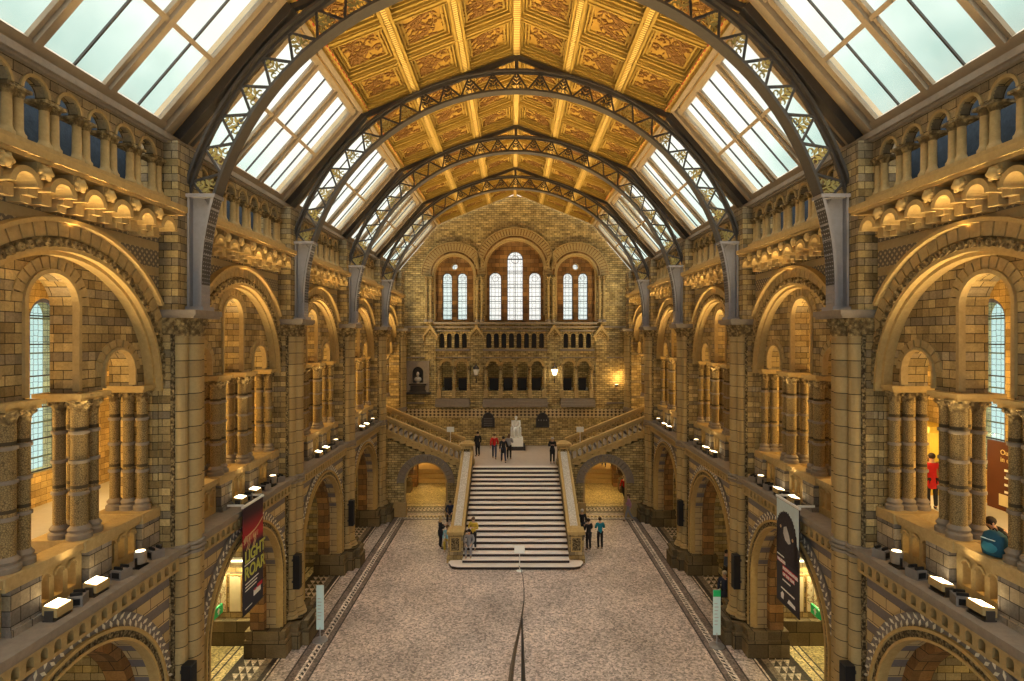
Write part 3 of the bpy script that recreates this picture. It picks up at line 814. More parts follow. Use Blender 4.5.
for s in (-1, 1):
    lg = MB(); n = 14; pts = []
    for i in range(n+1):
        z = 12.22+(15.1-12.22)*i/n; a = math.asin(min(1, max(0, (z-ZC)/RI))) if z > ZC else 0
        pts.append((s*RI*cos(a), z))
    pts2 = [(s*8.7, 15.1), (s*8.6, 13.6), (s*8.46, 12.22)]
    inner = pts; off = [(x+s*.07, z) for x, z in pts]
    lg.poly(pts+off[::-1], -.21, .21, MX)
    lg.poly(off+[(s*8.36, 15.1), (s*8.36, 13.6), (s*8.36, 12.22)], -.03, .03, MX)
    lg.poly([(s*8.36, 15.1), (s*8.36, 12.22), (s*8.42, 12.22), (s*8.42, 15.1)], -.2, .2, MX)
    lg.box(*sorted((s*7.97, s*8.43)), -.27, .27, 12.2, 12.3)
    rv = lg
    for i in range(26):
        z = 12.4+i*.105; a = math.asin((z-ZC)/RI) if z > ZC else 0; x = s*(RI*cos(a)-.005)
        for y in (-.15, -.05, .05, .15): rv.ball((x, y, z), .018, 6, 4)
    lg.obj('leg', M_ironleg, proto)
    MB().beam((s*.0, 0, 0), (0, 0, .01), .01, .01) 
    br = MB().box(*sorted((s*7.7, s*8.6)), -.24, .24, 15.08, 15.17); br.obj('bracket', M_ironleg, proto)
MB().box(-.07, .07, -.07, .07, ZC+RO-.02, ZR-.1).obj('king_post', M_iron, proto)
rf = MB()
for s in (-1, 1):
    rf.beam((0, 0, ZR-.2), (s*XE, 0, ZE-.14), .16, .16)
    rf.beam((s*XE, 0, ZE-.14), (s*8.8, 0, ZB-.02), .34, .22)
rf.obj('rafter', M_iron, proto)
tl = ['nearest arched iron truss, its crown above the picture', 'second arched iron roof truss, the largest seen whole', 'third arched iron roof truss, the middle one of those seen whole', 'farthest arched iron roof truss before the end wall']
for k in range(4): place(proto, USED, (0, YP[k], 0), tl[k])
# ------------------------------------------------------------------ end wall
k_ = YW/FL
def ex(x): return (x-CX)*k_+CAMX
def ez(y): return HC+(CY-y)*k_
def roofz(u):
    a = abs(u)
    if a < XE: return ZR-(ZR-ZE)*a/XE-.02
    return ZE-(ZE-ZB)*(a-XE)/(XB-XE)
WF = 'wall_end'
E = []
# solid bands
struct(MB().box(-9.7, 9.7, YW, YW+.7, 3.2, 7.46).obj(WF, M_wallend))
AR = [(-5.22, .5), (-4.08, .5), (-1.66, .48), (-.555, .48), (.555, .48), (1.66, .48), (4.08, .5), (5.22, .5)]
struct(MB().wall(-9.7, 9.7, 7.46, 10.2, [(c, .40, 7.46, 9.36) for c, h in AR], YW, YW+.7, ME).obj(WF, M_wallend))
A2 = [(-5.6+.575*i, .19, 10.74, 11.68) for i in range(4)]+[(-2.01+.575*i, .19, 10.74, 11.68) for i in range(8)]+[(3.87+.575*i, .19, 10.74, 11.68) for i in range(4)]
struct(MB().wall(-9.7, 9.7, 10.2, 12.3, A2, YW, YW+.5, ME, n=8).obj(WF, M_wallend))
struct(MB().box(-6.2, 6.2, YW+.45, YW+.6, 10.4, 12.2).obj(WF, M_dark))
struct(MB().wall(-9.7, 9.7, 12.3, 20, [(-4.65, 1.57, 12.75, 16.3), (0, 2.3, 12.75, 16.75), (4.65, 1.57, 12.75, 16.3)], YW, YW+.5, ME, top=roofz, n=24).obj(WF, M_wallend))
GW = [(-1.53, .48), (0, .62), (1.53, .48)]
struct(MB().wall(-6.4, 6.4, 12.6, 16.62, [(-5.23, .38, 12.9, 16.14), (-4.07, .38, 12.9, 16.14), (-1.53, .48, 12.87, 16.1), (0, .62, 12.87, 16.62, 'rect'), (1.53, .48, 12.87, 16.1), (4.07, .38, 12.9, 16.14), (5.23, .38, 12.9, 16.14)], YW+.5, YW+.9, ME, n=12).obj(WF, M_brown))
struct(MB().wall(-6.4, 6.4, 16.62, 19.2, [(-4.65, .21, 17, 16.98, 'circ'), (0, .62, 16.62, 17.56), (4.65, .21, 17, 16.98, 'circ')], YW+.5, YW+.9, ME, n=14).obj(WF, M_brown))
struct(MB().box(-9.7, 9.7, YW+.9, YW+1.0, 19.0, 22.5).obj(WF, M_wall))
# corridor behind the lower arcade
struct(MB().box(-9.7, 9.7, YW+4, YW+4.3, 6, 12.4).obj(WF, M_wallend)); struct(MB().box(-9.7, 9.7, YW+.7, YW+4.3, 10.3, 10.5).obj('ceiling', M_wall))
struct(MB().box(-9.7, 9.7, YW+.7, YW+4.3, 7.2, 7.4).obj('floor', M_galfloor))
t_ = MB()
for i, (c, h) in enumerate(AR): t_.arc(c, 9.36, .4, .56, YW-.12, YW+.02, ME, n=16)
for i, (c, h) in enumerate(AR): t_.arc(c, 9.36, .56, .6, YW-.16, YW+.02, ME, n=16)
for (c, h, b_, sp) in A2: t_.arc(c, sp, .19, .235, YW-.06, YW+.02, ME, n=8)
struct(t_.obj(trim(), M_gold_stone))
def ringset(c, r, spz, hood, n):
    a = MB().arc(c, spz, r-.12, r, YW+.12, YW+.4, ME, n=30, leg=3.5).arc(c, spz, r, r+.1, YW-.1, YW+.1, ME, n=30).arc(c, spz, r+.24, r+.32, YW-.06, YW+.05, ME, n=30)
    struct(a.obj(trim(), M_buff, smooth=True))
    a = MB().arc(c, spz, r-.2, r-.12, YW+.3, YW+.5, ME, n=30, leg=3.5); struct(a.obj(trim(), M_brown))
    b3 = MB().arc(c, spz, r+.1, hood, YW-.04, YW+.02, ME, n=30); struct(b3.obj(trim(), M_brown))
    b2 = MB()
    for i in range(n): b2.arc(c, spz, r+.34, hood-.04, YW-.08, YW+.02, ME, pi*i/n+.012, pi*(i+1)/n-.012, 2)
    b2.arc(c, spz, hood, hood+.07, YW-.14, YW+.02, ME, n=30); struct(b2.obj(trim(), M_buff))
ringset(-4.65, 1.57, 16.3, 2.45, 30); ringset(4.65, 1.57, 16.3, 2.45, 30); ringset(0, 2.3, 16.75, 3.1, 40)
# strings, sills
st = MB()
st.box(-9.7, 9.7, YW-.1, YW, 12.28, 12.4).box(-6.2, 6.2, YW-.25, YW, 12.55, 12.7)
st.box(-9.7, 9.7, YW-.07, YW, 9.98, 10.06)
for a, b_ in ((-6.05, -3.45), (-2.45, 2.45), (3.45, 6.05)):
    st.box(a, b_, YW-.14, YW, 10.5, 10.68).box(a, b_, YW-.1, YW, 12.0, 12.1)
st.box(-9.7, 9.7, YW-.08, YW, 6.5, 6.62)
struct(st.obj(trim(), M_ledge))
sp = MB()
for a, b_ in ((-6.05, -3.45), (-2.45, 2.45), (3.45, 6.05)):
    for i in range(3): sp.box(a, b_, YW-.55+.16*i, YW, 6.3+.2*i, 6.5+.2*i)
    for c in ([-5.22-.55, -4.65, -4.08+.55] if b_ < -3 else ([4.08-.55, 4.65, 5.22+.55] if a > 3 else [-2.2, -1.11, 0, 1.11, 2.2])):
        pass
struct(sp.obj(trim(), M_ledge))
struct(MB().box(-9.7, 9.7, YW-.05, YW, 5.45, 6.1).obj(trim(), M_frieze))
for i, (c, h) in enumerate(AR):
    q = thing('corridor_cabinet', 'dark cabinet seen through the %s arch of the end wall arcade' % ['first', 'second', 'third', 'fourth', 'fifth', 'sixth', 'seventh', 'last'][i], 'cabinet', (c, YW+1.6, 7.4), 0, 'dark cabinets behind the end arcade')
    MB().box(-.36, .36, -.2, .2, .08, .95).obj('case', M_dark, q); MB().box(-.4, .4, -.24, .24, .95, 1.0).obj('top', M_brown, q); MB().box(-.33, .33, -.17, .17, 0, .08).obj('plinth', M_black, q)
# gallery edge across the end wall (small stone gables over the pilasters)
for i, xx in enumerate((430.5, 476.5, 554, 601)):
    X = ex(xx); g = thing('stone_gablet', ['leftmost', 'second from left', 'second from right', 'rightmost'][i]+' small stone gable over a pilaster on the end wall', 'gable', (X, YW-.02, 11.6))
    MB().poly([(-.62, 0), (-.48, 0), (0, .62), (.48, 0), (.62, 0), (0, .95)], -.22, 0, ME).obj('gable_moulding', M_buff, g)
    MB().poly([(-.45, 0), (.45, 0), (0, .6)], -.12, 0, ME).obj('gable_face', M_leaf, g)
    for d in (-.5, .5): MB().lathe([(.06, -.3), (.1, -.05), (.14, 0)], (d, -.12, 0), 8).obj('corbel_knob', M_buff, g)
# pilasters
pl = MB()
for X in (ex(430.5), ex(476.5), ex(554), ex(601)):
    pl.box(X-.42, X+.42, YW-.1, YW, 6.5, 11.6)
struct(pl.obj(WF, M_wallend))
# columns on the end wall
colm = MB().lathe([(.17, 0), (.17, .12), (.12, .2), (.105, .25), (.105, 3.15), (.14, 3.2), (.19, 3.4), (.2, 3.48)], (0, 0, 0), 12)
pc = thing('engaged_column', '', 'column'); MB().lathe([(.105, .2), (.105, 3.2)], (0, 0, 0), 12).obj('shaft', M_shaft, pc, smooth=True)
MB().lathe([(.18, 0), (.18, .12), (.12, .22)], (0, 0, 0), 12).obj('base', M_ledge, pc); MB().lathe([(.105, 3.18), (.14, 3.25), (.2, 3.42), (.2, 3.5)], (0, 0, 0), 12).obj('capital', M_leaf, pc)
xs = [-6.75, -6.42, -2.88, -2.52, 2.52, 2.88, 6.42, 6.75]
nm = ['far left of the left window arch, outer', 'far left of the left window arch, inner', 'between left and centre window arches, left one', 'between left and centre window arches, right one',
      'between centre and right window arches, left one', 'between centre and right window arches, right one', 'far right of the right window arch, inner', 'far right of the right window arch, outer']
for x, d in zip(xs, nm): place(pc, USED, (x, YW-.14, 12.7), 'slim engaged column '+d, 'engaged columns beside the end windows')
p2 = thing('arcade_column', '', 'column'); MB().lathe([(.1, .15), (.1, 1.6)], (0, 0, 0), 12).obj('shaft', M_shaft, p2, smooth=True)
MB().box(-.15, .15, -.15, .15, -.5, .08).lathe([(.15, .08), (.1, .18)], (0, 0, 0), 12).obj('base', M_buff, p2); MB().lathe([(.1, 1.58), (.17, 1.8), (.18, 1.9)], (0, 0, 0), 12).obj('capital', M_leaf, p2)
cs = [-5.78, -4.65, -3.52, -2.22, -1.11, 0, 1.11, 2.22, 3.52, 4.65, 5.78]
wd = ['left end of the left pair of arches', 'middle of the left pair of arches', 'right end of the left pair of arches', 'left end of the four centre arches', 'first inside the four centre arches from the left', 'middle of the four centre arches', 'third inside the four centre arches from the left', 'right end of the four centre arches', 'left end of the right pair of arches', 'middle of the right pair of arches', 'right end of the right pair of arches']
for c, d in zip(cs, wd): place(p2, USED, (c, YW-.12, 7.46), 'short arcade column at the '+d, 'columns of the end wall arcade')
# end windows
def lancet(n, c, h, b0, sp_, border=True):
    w = struct(MB().box(c-h, c+h, YW+.68, YW+.7, b0, sp_).arc(c, sp_, .001, h, YW+.68, YW+.7, ME, n=14).obj('window_%d' % n, M_stainedw))
    f = MB().arc(c, sp_, h-.05, h+.01, YW+.62, YW+.72, ME, n=16, leg=sp_-b0); f.box(c-h, c+h, YW+.62, YW+.7, b0, b0+.05)
    z = b0+.9
    while z < sp_+.1: f.box(c-h, c+h, YW+.63, YW+.7, z-.02, z+.02); z += .95
    if h > .55: f.box(c-.025, c+.025, YW+.63, YW+.7, b0, sp_+h)
    f.arc(c, sp_, h*.45, h*.5, YW+.64, YW+.69, ME, 0, 2*pi, 14)
    f.obj('window_frame', M_iron, w)
for i, (c, h, b0, sp_) in enumerate([(-5.23, .38, 12.9, 16.14), (-4.07, .38, 12.9, 16.14), (-1.53, .48, 12.87, 16.1), (0, .62, 12.87, 17.56), (1.53, .48, 12.87, 16.1), (4.07, .38, 12.9, 16.14), (5.23, .38, 12.9, 16.14)]):
    lancet(30+i, c, h, b0, sp_)
for i, c in enumerate((-4.65, 4.65)):
    w = struct(MB().lathe([(.21, YW+.68), (.21, YW+.7)], (c, 0, 16.98), 18, 'y').obj('window_%d' % (38+i), M_stainedw))
    MB().arc(c, 16.98, .21, .27, YW+.44, YW+.56, ME, 0, 2*pi, 18).obj('window_frame', M_buff, w)
# ------------------------------------------------------------------ grand staircase
YS = 28.6; NSTEP = 20; ZL = 3.3; TD = .42; RH = ZL/NSTEP; YT = YS+TD*NSTEP   # 37.0
stair = thing('grand_staircase', 'broad stone staircase with pale treads and dark risers leading to the landing', 'staircase', (0, YS, 0))
for i in range(NSTEP):
    w = 2.7; zt = RH*(i+1); y0 = TD*i
    if i == 0:
        a = MB(); pts = [(-2.7, .86), (-3.3, .8), (-3.4, .6), (-3.2, .12), (-2.9, 0), (2.9, 0), (3.2, .12), (3.4, .6), (3.3, .8), (2.7, .86)]
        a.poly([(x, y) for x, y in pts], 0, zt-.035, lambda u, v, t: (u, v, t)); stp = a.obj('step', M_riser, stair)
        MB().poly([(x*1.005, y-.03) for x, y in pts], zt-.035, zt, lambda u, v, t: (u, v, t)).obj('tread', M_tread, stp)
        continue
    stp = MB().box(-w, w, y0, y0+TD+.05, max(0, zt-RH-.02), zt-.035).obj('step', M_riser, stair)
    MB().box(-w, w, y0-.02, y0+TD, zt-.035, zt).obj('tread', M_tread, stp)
und = MB(); und.poly([(.2, 0), (TD*NSTEP+.2, 0), (TD*NSTEP+.2, ZL-.1), (TD*NSTEP-.3, ZL-.2)], -2.7, 2.7, lambda u, v, t: (t, u, v)); und.obj('stair_core', M_wall, stair)
M_landing = noisy('worn_landing_stone', (.36, .30, .24), (.55, .46, .38), 4, .5, .1)
struct(MB().box(-3.5, 3.5, YT, YW, ZL-.3, ZL).obj('floor', M_landing))
for s in (-1, 1):
    par = thing('stair_parapet', 'sloping stone parapet with pale mosaic top on the %s of the staircase' % SN[s], 'parapet', (0, 0, 0))
    m = MB(); x0, x1 = sorted((s*2.76, s*3.4))
    ya, yb = 30.26, 36.9; za, zb = 1.42, 4.2
    m.poly([(ya, 0), (yb, 0), (yb, zb-.12), (ya, za-.12)], x0, x1, lambda u, v, t: (t, u, v)); m.obj('side_wall', M_wall, par)
    def slab(e0, e1, h0, h1, mat, nme):
        q = MB(); q.poly([(ya, za+h0), (yb, zb+h0), (yb, zb+h1), (ya, za+h1)], e0, e1, lambda u, v, t: (t, u, v)); q.obj(nme, mat, par)
    slab(x0-.05, x1+.05, -.12, 0, M_gold_stone, 'coping')
    slab(x0+.12, x1-.12, 0, .03, M_mosaicpale, 'mosaic_strip')
    for e in (x0-.02, x1-.06): slab(e, e+.08, 0, .07, M_gold_stone, 'edge_moulding')
    for j, (yy, zb_, hgt, w) in enumerate(((29.87, 0, 1.72, .38), (37.3, 3.3, 1.55, .38))):
        n = thing('newel_post', ('square carved newel post at the foot of the staircase, %s side', 'square stone newel post on the landing edge, %s side')[j] % SN[s], 'newel post', (s*3.1, yy, zb_))
        b = MB().box(-w, w, -w, w, 0, hgt-.28).box(-w-.06, w+.06, -w-.06, w+.06, 0, .3)
        b.obj('shaft', M_wall, n)
        MB().box(-w-.06, w+.06, -w-.06, w+.06, hgt-.28, hgt-.14).taper((0, 0), hgt-.14, hgt, w, w, w-.2, w-.2).obj('cap', M_gold_stone, n)
        z0 = hgt-1.1
        f = MB().box(-w+.1, w-.1, -w-.05, -w+.01, z0-.05, z0).box(-w+.1, w-.1, -w-.05, -w+.01, z0+.65, z0+.7).box(-w+.1, -w+.17, -w-.05, -w, z0, z0+.65).box(w-.17, w-.1, -w-.05, -w, z0, z0+.65)
        f.obj('panel_frame', M_gold_stone, n)
        MB().box(-w+.17, w-.17, -w-.025, -w, z0, z0+.65).obj('carved_panel', M_orn, n)
# side flights, walls under them with the arched passages
SLP = .41
def zs(a): return ZL+SLP*(a-3.4)
for s in (-1, 1):
    fl = thing('side_stair_flight', 'side flight of stairs rising from the landing to the %s gallery' % SN[s], 'staircase', (0, 0, 0))
    n = 17; run = 6.9/n
    for i in range(n):
        a0 = 3.4+run*i; z1 = ZL+2.9*(i+1)/n
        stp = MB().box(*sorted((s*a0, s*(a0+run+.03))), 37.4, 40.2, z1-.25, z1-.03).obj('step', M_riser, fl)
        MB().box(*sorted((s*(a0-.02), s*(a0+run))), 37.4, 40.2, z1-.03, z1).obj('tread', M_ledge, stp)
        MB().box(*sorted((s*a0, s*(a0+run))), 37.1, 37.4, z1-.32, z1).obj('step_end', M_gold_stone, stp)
    M3 = lambda u, v, t: (s*u, t, v)
    w = MB().wall(3.3, 9.2, 0, 6, [(5.78, 1.38, 0, 2.15)], 37.2, 37.8, M3, top=lambda u: zs(u)-.3, n=20); struct(w.obj('wall_stair_'+SN[s], M_wallend))
    w = MB().wall(3.3, 9.2, 2.0, 6, [(5.78, 1.36, 2.0, 2.15)], 40.3, 40.6, M3, top=lambda u: zs(u)-.3, n=12); struct(w.obj('wall_stair_'+SN[s], M_brown))
    tr = MB()
    for i in range(19):
        tr.arc(5.78, 2.15, 1.38, 1.78, 37.08, 37.25, M3, pi*i/19+.012, pi*(i+1)/19-.012, 2)
    tr.arc(5.78, 2.15, 1.78, 1.86, 37.05, 37.25, M3, n=24)
    struct(tr.obj(trim(), M_ledge))
    tr = MB().arc(5.78, 2.15, 1.3, 1.4, 37.12, 37.4, M3, n=24, leg=2.1)
    for a in (4.28, 7.28): tr.box(*sorted((s*(a-.25), s*(a+.25))), 36.98, 37.4, 0, .9)
    tr.box(*sorted((s*3.6, s*4.1)), 37.02, 37.2, 0, .8); tr.box(*sorted((s*7.5, s*8.6)), 37.02, 37.2, 0, .8).box(*sorted((s*7.5, s*8.6)), 36.98, 37.2, .8, .92)
    struct(tr.obj(trim(), M_buff))
    struct(MB().box(*sorted((s*4.45, s*7.1)), 36.95, 37.25, 0.0, .012).obj(trim(), M_frieze))
    # passage
    struct(MB().box(*sorted((s*3.3, s*3.6)), 37.8, 52, 0, 2.98).obj('wall_passage_'+SN[s], M_wallend))
    struct(MB().box(*sorted((s*3.3, s*12)), 51.5, 52, 0, 3.4).obj('wall_passage_'+SN[s], M_gold_stone))
    struct(MB().box(*sorted((s*11.5, s*12)), 37.8, 52, 0, 3.4).obj('wall_passage_'+SN[s], M_wallend))
    struct(MB().box(*sorted((s*9.72, s*15.6)), 36.75, 37.2, 0, 5.95).obj('wall_passage_'+SN[s], M_wall))
    struct(MB().box(*sorted((s*3.3, s*12)), 40.6, 52, 3.2, 3.5).obj('ceiling', M_gold_stone))
    struct(MB().box(*sorted((s*3.6, s*11.5)), 46.5, 52, 0, .9).box(*sorted((s*3.6, s*11.5)), 46.1, 46.5, 0, .6).box(*sorted((s*3.6, s*11.5)), 45.7, 46.1, 0, .3).obj('floor', M_gold_stone))
    struct(MB().box(*sorted((s*(7.6), s*(8.5))), 44.5, 45.3, 0, 3.2).obj('wall_passage_'+SN[s], M_brown))
    # landing side: closing wall by the gallery and floor behind the flight
    struct(MB().box(*sorted((s*3.5, s*9.7)), 40.6, YW, ZL-.3, ZL).obj('floor', M_tread))
    struct(MB().box(*sorted((s*9.6, s*15.2)), 36.6, YW+.5, 5.95, 6.2).obj('floor', M_galfloor))
    struct(MB().box(*sorted((s*9.4, s*9.8)), 40.6, YW, 3.0, 6.2).obj('wall_stair_'+SN[s], M_wallend))
    # balustrades of the side flight
    for j, yy in enumerate((37.2, 40.45)):
        rt = thing('stair_balustrade', ('pierced stone balustrade along the front of the %s side flight', 'stone balustrade along the rear of the %s side flight')[j] % SN[s], 'balustrade', (0, yy, 0))
        a0, a1 = 3.5, 8.7 if j == 0 else 9.6
        def sl(h0, h1, d, mat, nme):
            q = MB(); q.poly([(a0, zs(a0)+h0), (a1, zs(a1)+h0), (a1, zs(a1)+h1), (a0, zs(a0)+h1)], -d, d, M3); q.obj(nme, mat, rt)
        sl(.98, 1.14, .16, M_gold_stone, 'handrail'); sl(.1, .26, .12, M_gold_stone, 'base_rail'); sl(.86, .98, .1, M_buff, 'arcade_head')
        nb = int((a1-a0)/.34)
        bm = MB().lathe([(.09, 0), (.09, .06), (.05, .1), (.055, .3), (.045, .5), (.1, .62)], (0, 0, 0), 8).mesh('baluster', M_buff, True)
        bm2 = MB().arc(.17, .52, .09, .15, -.08, .08, ME, n=8).mesh('small_arch', M_gold_stone)
        for i in range(nb+1):
            a = a0+(a1-a0)*(i+.5)/(nb+1)
            b = mobj('baluster', bm, rt, (s*a, 0, zs(a)+.24))
            o = mobj('small_arch', bm2, b, (0, 0, 0.0));
            if s < 0: o.scale = (-1, 1, 1)
# ------------------------------------------------------------------ lights
WORLD = 1.0; EXPO = 0.14
def area(name, loc, target, sx, sy, power, color, spread=pi):
    l = bpy.data.lights.new(name, 'AREA'); l.shape = 'RECTANGLE'; l.size = sx; l.size_y = sy; l.energy = power; l.color = color; l.spread = spread
    o = bpy.data.objects.new(name, l); COL.objects.link(o); o.location = loc
    o.rotation_euler = (Vector(target)-Vector(loc)).to_track_quat('-Z', 'Y').to_euler()
    return o
def point(name, loc, power, color, r=.15):
    l = bpy.data.lights.new(name, 'POINT'); l.energy = power; l.color = color; l.shadow_soft_size = r
    o = bpy.data.objects.new(name, l); COL.objects.link(o); o.location = loc; return o
WARM = (1., .72, .33); WARM2 = (1., .62, .19)
for s in (-1, 1):
    for k in range(5):
        # floodlights on the ledge, throwing light up the wall and on to the vault
        area('floodlight_beam', (s*8.38, BC[k], 6.75), (s*2.5, BC[k], 20), .3, 1.0, 430, WARM, 1.35)
        # gallery lamps washing the vault of each gallery bay
        point('gallery_lamp', (s*11.8, BC[k], 9.2), 430, WARM2, .3)
        if k < 4: point('aisle_lamp', (s*12.2, BC[k]+.4, 4.9), (190 if k == 1 else 90), (1., .78, .36), .25)
        # strip lights lighting the corbels from the main arches' crowns
        area('cornice_uplight', (s*8.45, BC[k], 13.66), (s*8.3, BC[k], 16), .12, 5.4, 14, WARM2)
    point('passage_lamp', (s*6.2, 42, 2.7), 140, (1., .68, .25), .2)
    point('passage_lamp', (s*8.5, 49, 2.7), 140, (1., .68, .25), .2)
for z in (7.5, 15): pass
pt = []
for s in (-1, 1):
    l = bpy.data.lights.new('skylight_portal', 'AREA'); l.shape = 'RECTANGLE'; l.size = 5.0; l.size_y = 46
    l.cycles.is_portal = True
    o = bpy.data.objects.new('skylight_portal', l); COL.objects.link(o); o.location = (s*(XE+XB)/2+s*.25, 18, (ZE+ZB)/2+.25)
    d = Vector((-s*(ZE-ZB), 0, -(XB-XE)))
    o.rotation_euler = d.to_track_quat('-Z', 'Y').to_euler()

for x in (-4.65, 0, 4.65): point('corridor_lamp', (x, YW+2.6, 9.9), 9, (1., .7, .3), .15)
# ------------------------------------------------------------------ fittings
def text(body, mat, parent, size, origin, xdir, zdir=(0, 0, 1), ext=.004, align='LEFT', name='lettering', bold=0.):
    c = bpy.data.curves.new('t', 'FONT'); c.body = body; c.size = size; c.extrude = ext; c.align_x = align; c.offset = bold
    t = bpy.data.objects.new('t', c); COL.objects.link(t)
    bpy.context.view_layer.update()
    me = bpy.data.meshes.new_from_object(t); me.name = name
    bpy.data.objects.remove(t); bpy.data.curves.remove(c)
    me.materials.clear(); me.materials.append(mat)
    o = bpy.data.objects.new(name, me); COL.objects.link(o); o.parent = parent
    x = Vector(xdir).normalized(); y = Vector(zdir).normalized(); z = x.cross(y)
    m = Matrix((x, y, z)).transposed().to_4x4(); m.translation = Vector(origin); o.matrix_local = m
    return o
M_speaker = plain('speaker_cloth', (.02, .02, .022), .8)
for s in (-1, 1):
    # floodlights on the ledge
    fl = thing('ledge_floodlight', '', 'floodlight')
    h = MB().add([(-.17, -.24, .14), (.17, -.24, .08), (.17, .24, .08), (-.17, .24, .14), (-.17*1, -.24, .34), (.17, -.24, .28), (.17, .24, .28), (-.17, .24, .34)],
                 [(0,3,2,1),(4,5,6,7),(0,1,5,4),(1,2,6,5),(2,3,7,6),(3,0,4,7)])
    h.obj('housing', M_buff, fl)
    MB().add([(-.15, -.2, .345), (.14, -.2, .295), (.14, .2, .295), (-.15, .2, .345), (-.15, -.2, .352), (.14, -.2, .302), (.14, .2, .302), (-.15, .2, .352)],
             [(0,3,2,1),(4,5,6,7),(0,1,5,4),(1,2,6,5),(2,3,7,6),(3,0,4,7)]).obj('lamp_face', M_lampface, fl)
    br = MB().box(-.1, .1, -.27, -.245, 0, .25).box(-.1, .1, .245, .27, 0, .25).box(-.14, .14, -.27, .27, 0, .03); br.obj('bracket', M_iron, fl)
    fl.scale = (.8, .8, .8)
    sp = thing('ledge_spotlight', '', 'spotlight')
    MB().lathe([(.11, .08), (.13, .1), (.13, .34), (.1, .36)], (0, 0, 0), 14).obj('housing', M_ledge, sp, smooth=True)
    MB().lathe([(.1, .355), (.1, .365)], (0, 0, 0), 14).obj('lens', M_lantern, sp)
    MB().box(-.02, .02, -.17, -.14, 0, .25).box(-.02, .02, .14, .17, 0, .25).box(-.08, .08, -.17, .17, 0, .03).obj('yoke', M_black, sp)
    bx = thing('ledge_equipment_box', '', 'equipment box')
    MB().box(-.13, .13, -.15, .15, .0, .2).obj('case', M_grey, bx)
    MB().box(-.09, .09, -.156, -.15, .04, .16).box(-.1, .1, -.1, -.06, .2, .26).box(-.1, .1, .06, .1, .2, .26).obj('front_grille', M_black, bx)
    for k in range(4):
        for j, d in enumerate((-.5, .5)):
            place(fl, USED, (s*8.62, BC[k]+d, 6.3), 'bright %s ledge floodlight, %s, %s' % (SN[s], BN[k], ('nearer of the pair', 'farther of the pair')[j]), 'floodlights on the gallery ledges')
        place(bx, USED, (s*8.62, BC[k]+1.25, 6.3), 'grey equipment box on the %s ledge just past the floodlights, %s' % (SN[s], BN[k]), 'equipment boxes on the ledges', .2*s)
        place(bx, USED, (s*8.62, BC[k]+.0, 6.3), 'grey equipment box on the %s ledge between the two floodlights, %s' % (SN[s], BN[k]), 'equipment boxes on the ledges', -.3*s)
        place(sp, USED, (s*8.6, BC[k]+1.85, 6.3), 'round spotlight standing on the %s ledge, %s' % (SN[s], BN[k]), 'round spotlights on the ledges')
        place(bx, USED, (s*8.6, BC[k]+2.4, 6.3), 'grey equipment box at the far pier end of the %s ledge, %s' % (SN[s], BN[k]), 'equipment boxes on the ledges', .5*s)
    # loudspeakers on the piers
    lsp = thing('column_loudspeaker', '', 'loudspeaker')
    MB().box(-.12, .12, -.14, .14, 0, 1.25).obj('cabinet', M_black, lsp)
    MB().box(*sorted((-s*.12, -s*.128)), -.12, .12, .04, 1.21).obj('grille', M_speaker, lsp)
    MB().box(*sorted((s*.12, s*.2)), -.05, .05, .2, .28).box(*sorted((s*.12, s*.2)), -.05, .05, 1.0, 1.08).obj('wall_bracket', M_iron, lsp)
    for k in range(3):
        place(lsp, USED, (s*8.2, YP[k]-.5, 2.15), ('tall black loudspeaker on the nearest %s pier, cut by the picture edge', 'tall black loudspeaker on the %s pier just past the banner', 'small far black loudspeaker on the third %s pier')[k] % SN[s], None)
# ---- banners
def banner_mat():
    t = NT('red_to_black_print'); p = t.xyz(); f = t.math('DIVIDE', t.math('SUBTRACT', p[2], 3.2), 3.2)
    r = t.node('ShaderNodeValToRGB'); e = r.color_ramp.elements
    e[0].position = .0; e[0].color = (.02, .022, .04, 1); e[1].position = 1; e[1].color = (.035, .02, .03, 1)
    for a, c in ((.6, (.03, .02, .035)), (.68, (.45, .02, .03)), (.78, (.3, .015, .025)), (.9, (.06, .02, .03))):
        q = e.new(a); q.color = (*c, 1)
    t.l.new(f, r.inputs[0]); return t.fin(r.outputs[0], .6)
M_ban = banner_mat()
M_bone = plain('bone_print', (.62, .42, .22), .6); M_lime = plain('lime_print', (.5, .52, .10), .6); M_red = plain('red_print', (.55, .02, .04), .6)
M_night = plain('charcoal_print', (.028, .026, .036), .6); M_sky = plain('pale_blue_print', (.55, .68, .74), .6); M_fur = noisy('dark_feather_print', (.012, .01, .014), (.06, .05, .06), 14, .8)
M_beak = plain('grey_beak_print', (.5, .5, .5), .6, var=.3)
bl = thing('hanging_banner', 'red and black banner with a pale skeleton and green words, hanging on the left', 'banner', (-8.2, 17.88, 3.2))
MB().box(-.012, .012, -.68, .68, 0, 3.2).obj('cloth', M_ban, bl)
MB().box(-.03, .03, -.72, .72, 3.2, 3.26).box(-.5, .0, -.62, -.58, 3.24, 3.3).box(-.5, .0, .58, .62, 3.24, 3.3).obj('hanging_rail', M_white, bl)
MB().box(-.02, .02, -.69, .69, -.04, 0).obj('bottom_bar', M_black, bl)
sk = MB(); X = .02
def flat(mb, pts, w, x=.018, s=1):
    for a, b in zip(pts[:-1], pts[1:]):
        d = Vector((b[0]-a[0], b[1]-a[1])); n = Vector((-d.y, d.x)).normalized()*w
        mb.poly([(a[0]-n.x, a[1]-n.y), (b[0]-n.x, b[1]-n.y), (b[0]+n.x, b[1]+n.y), (a[0]+n.x, a[1]+n.y)], x-.003, x, lambda u, v, t: (s*t, u, v))
spine = [(-.62, 2.16), (-.45, 2.28), (-.2, 2.3), (.1, 2.34), (.35, 2.42), (.66, 2.56)]
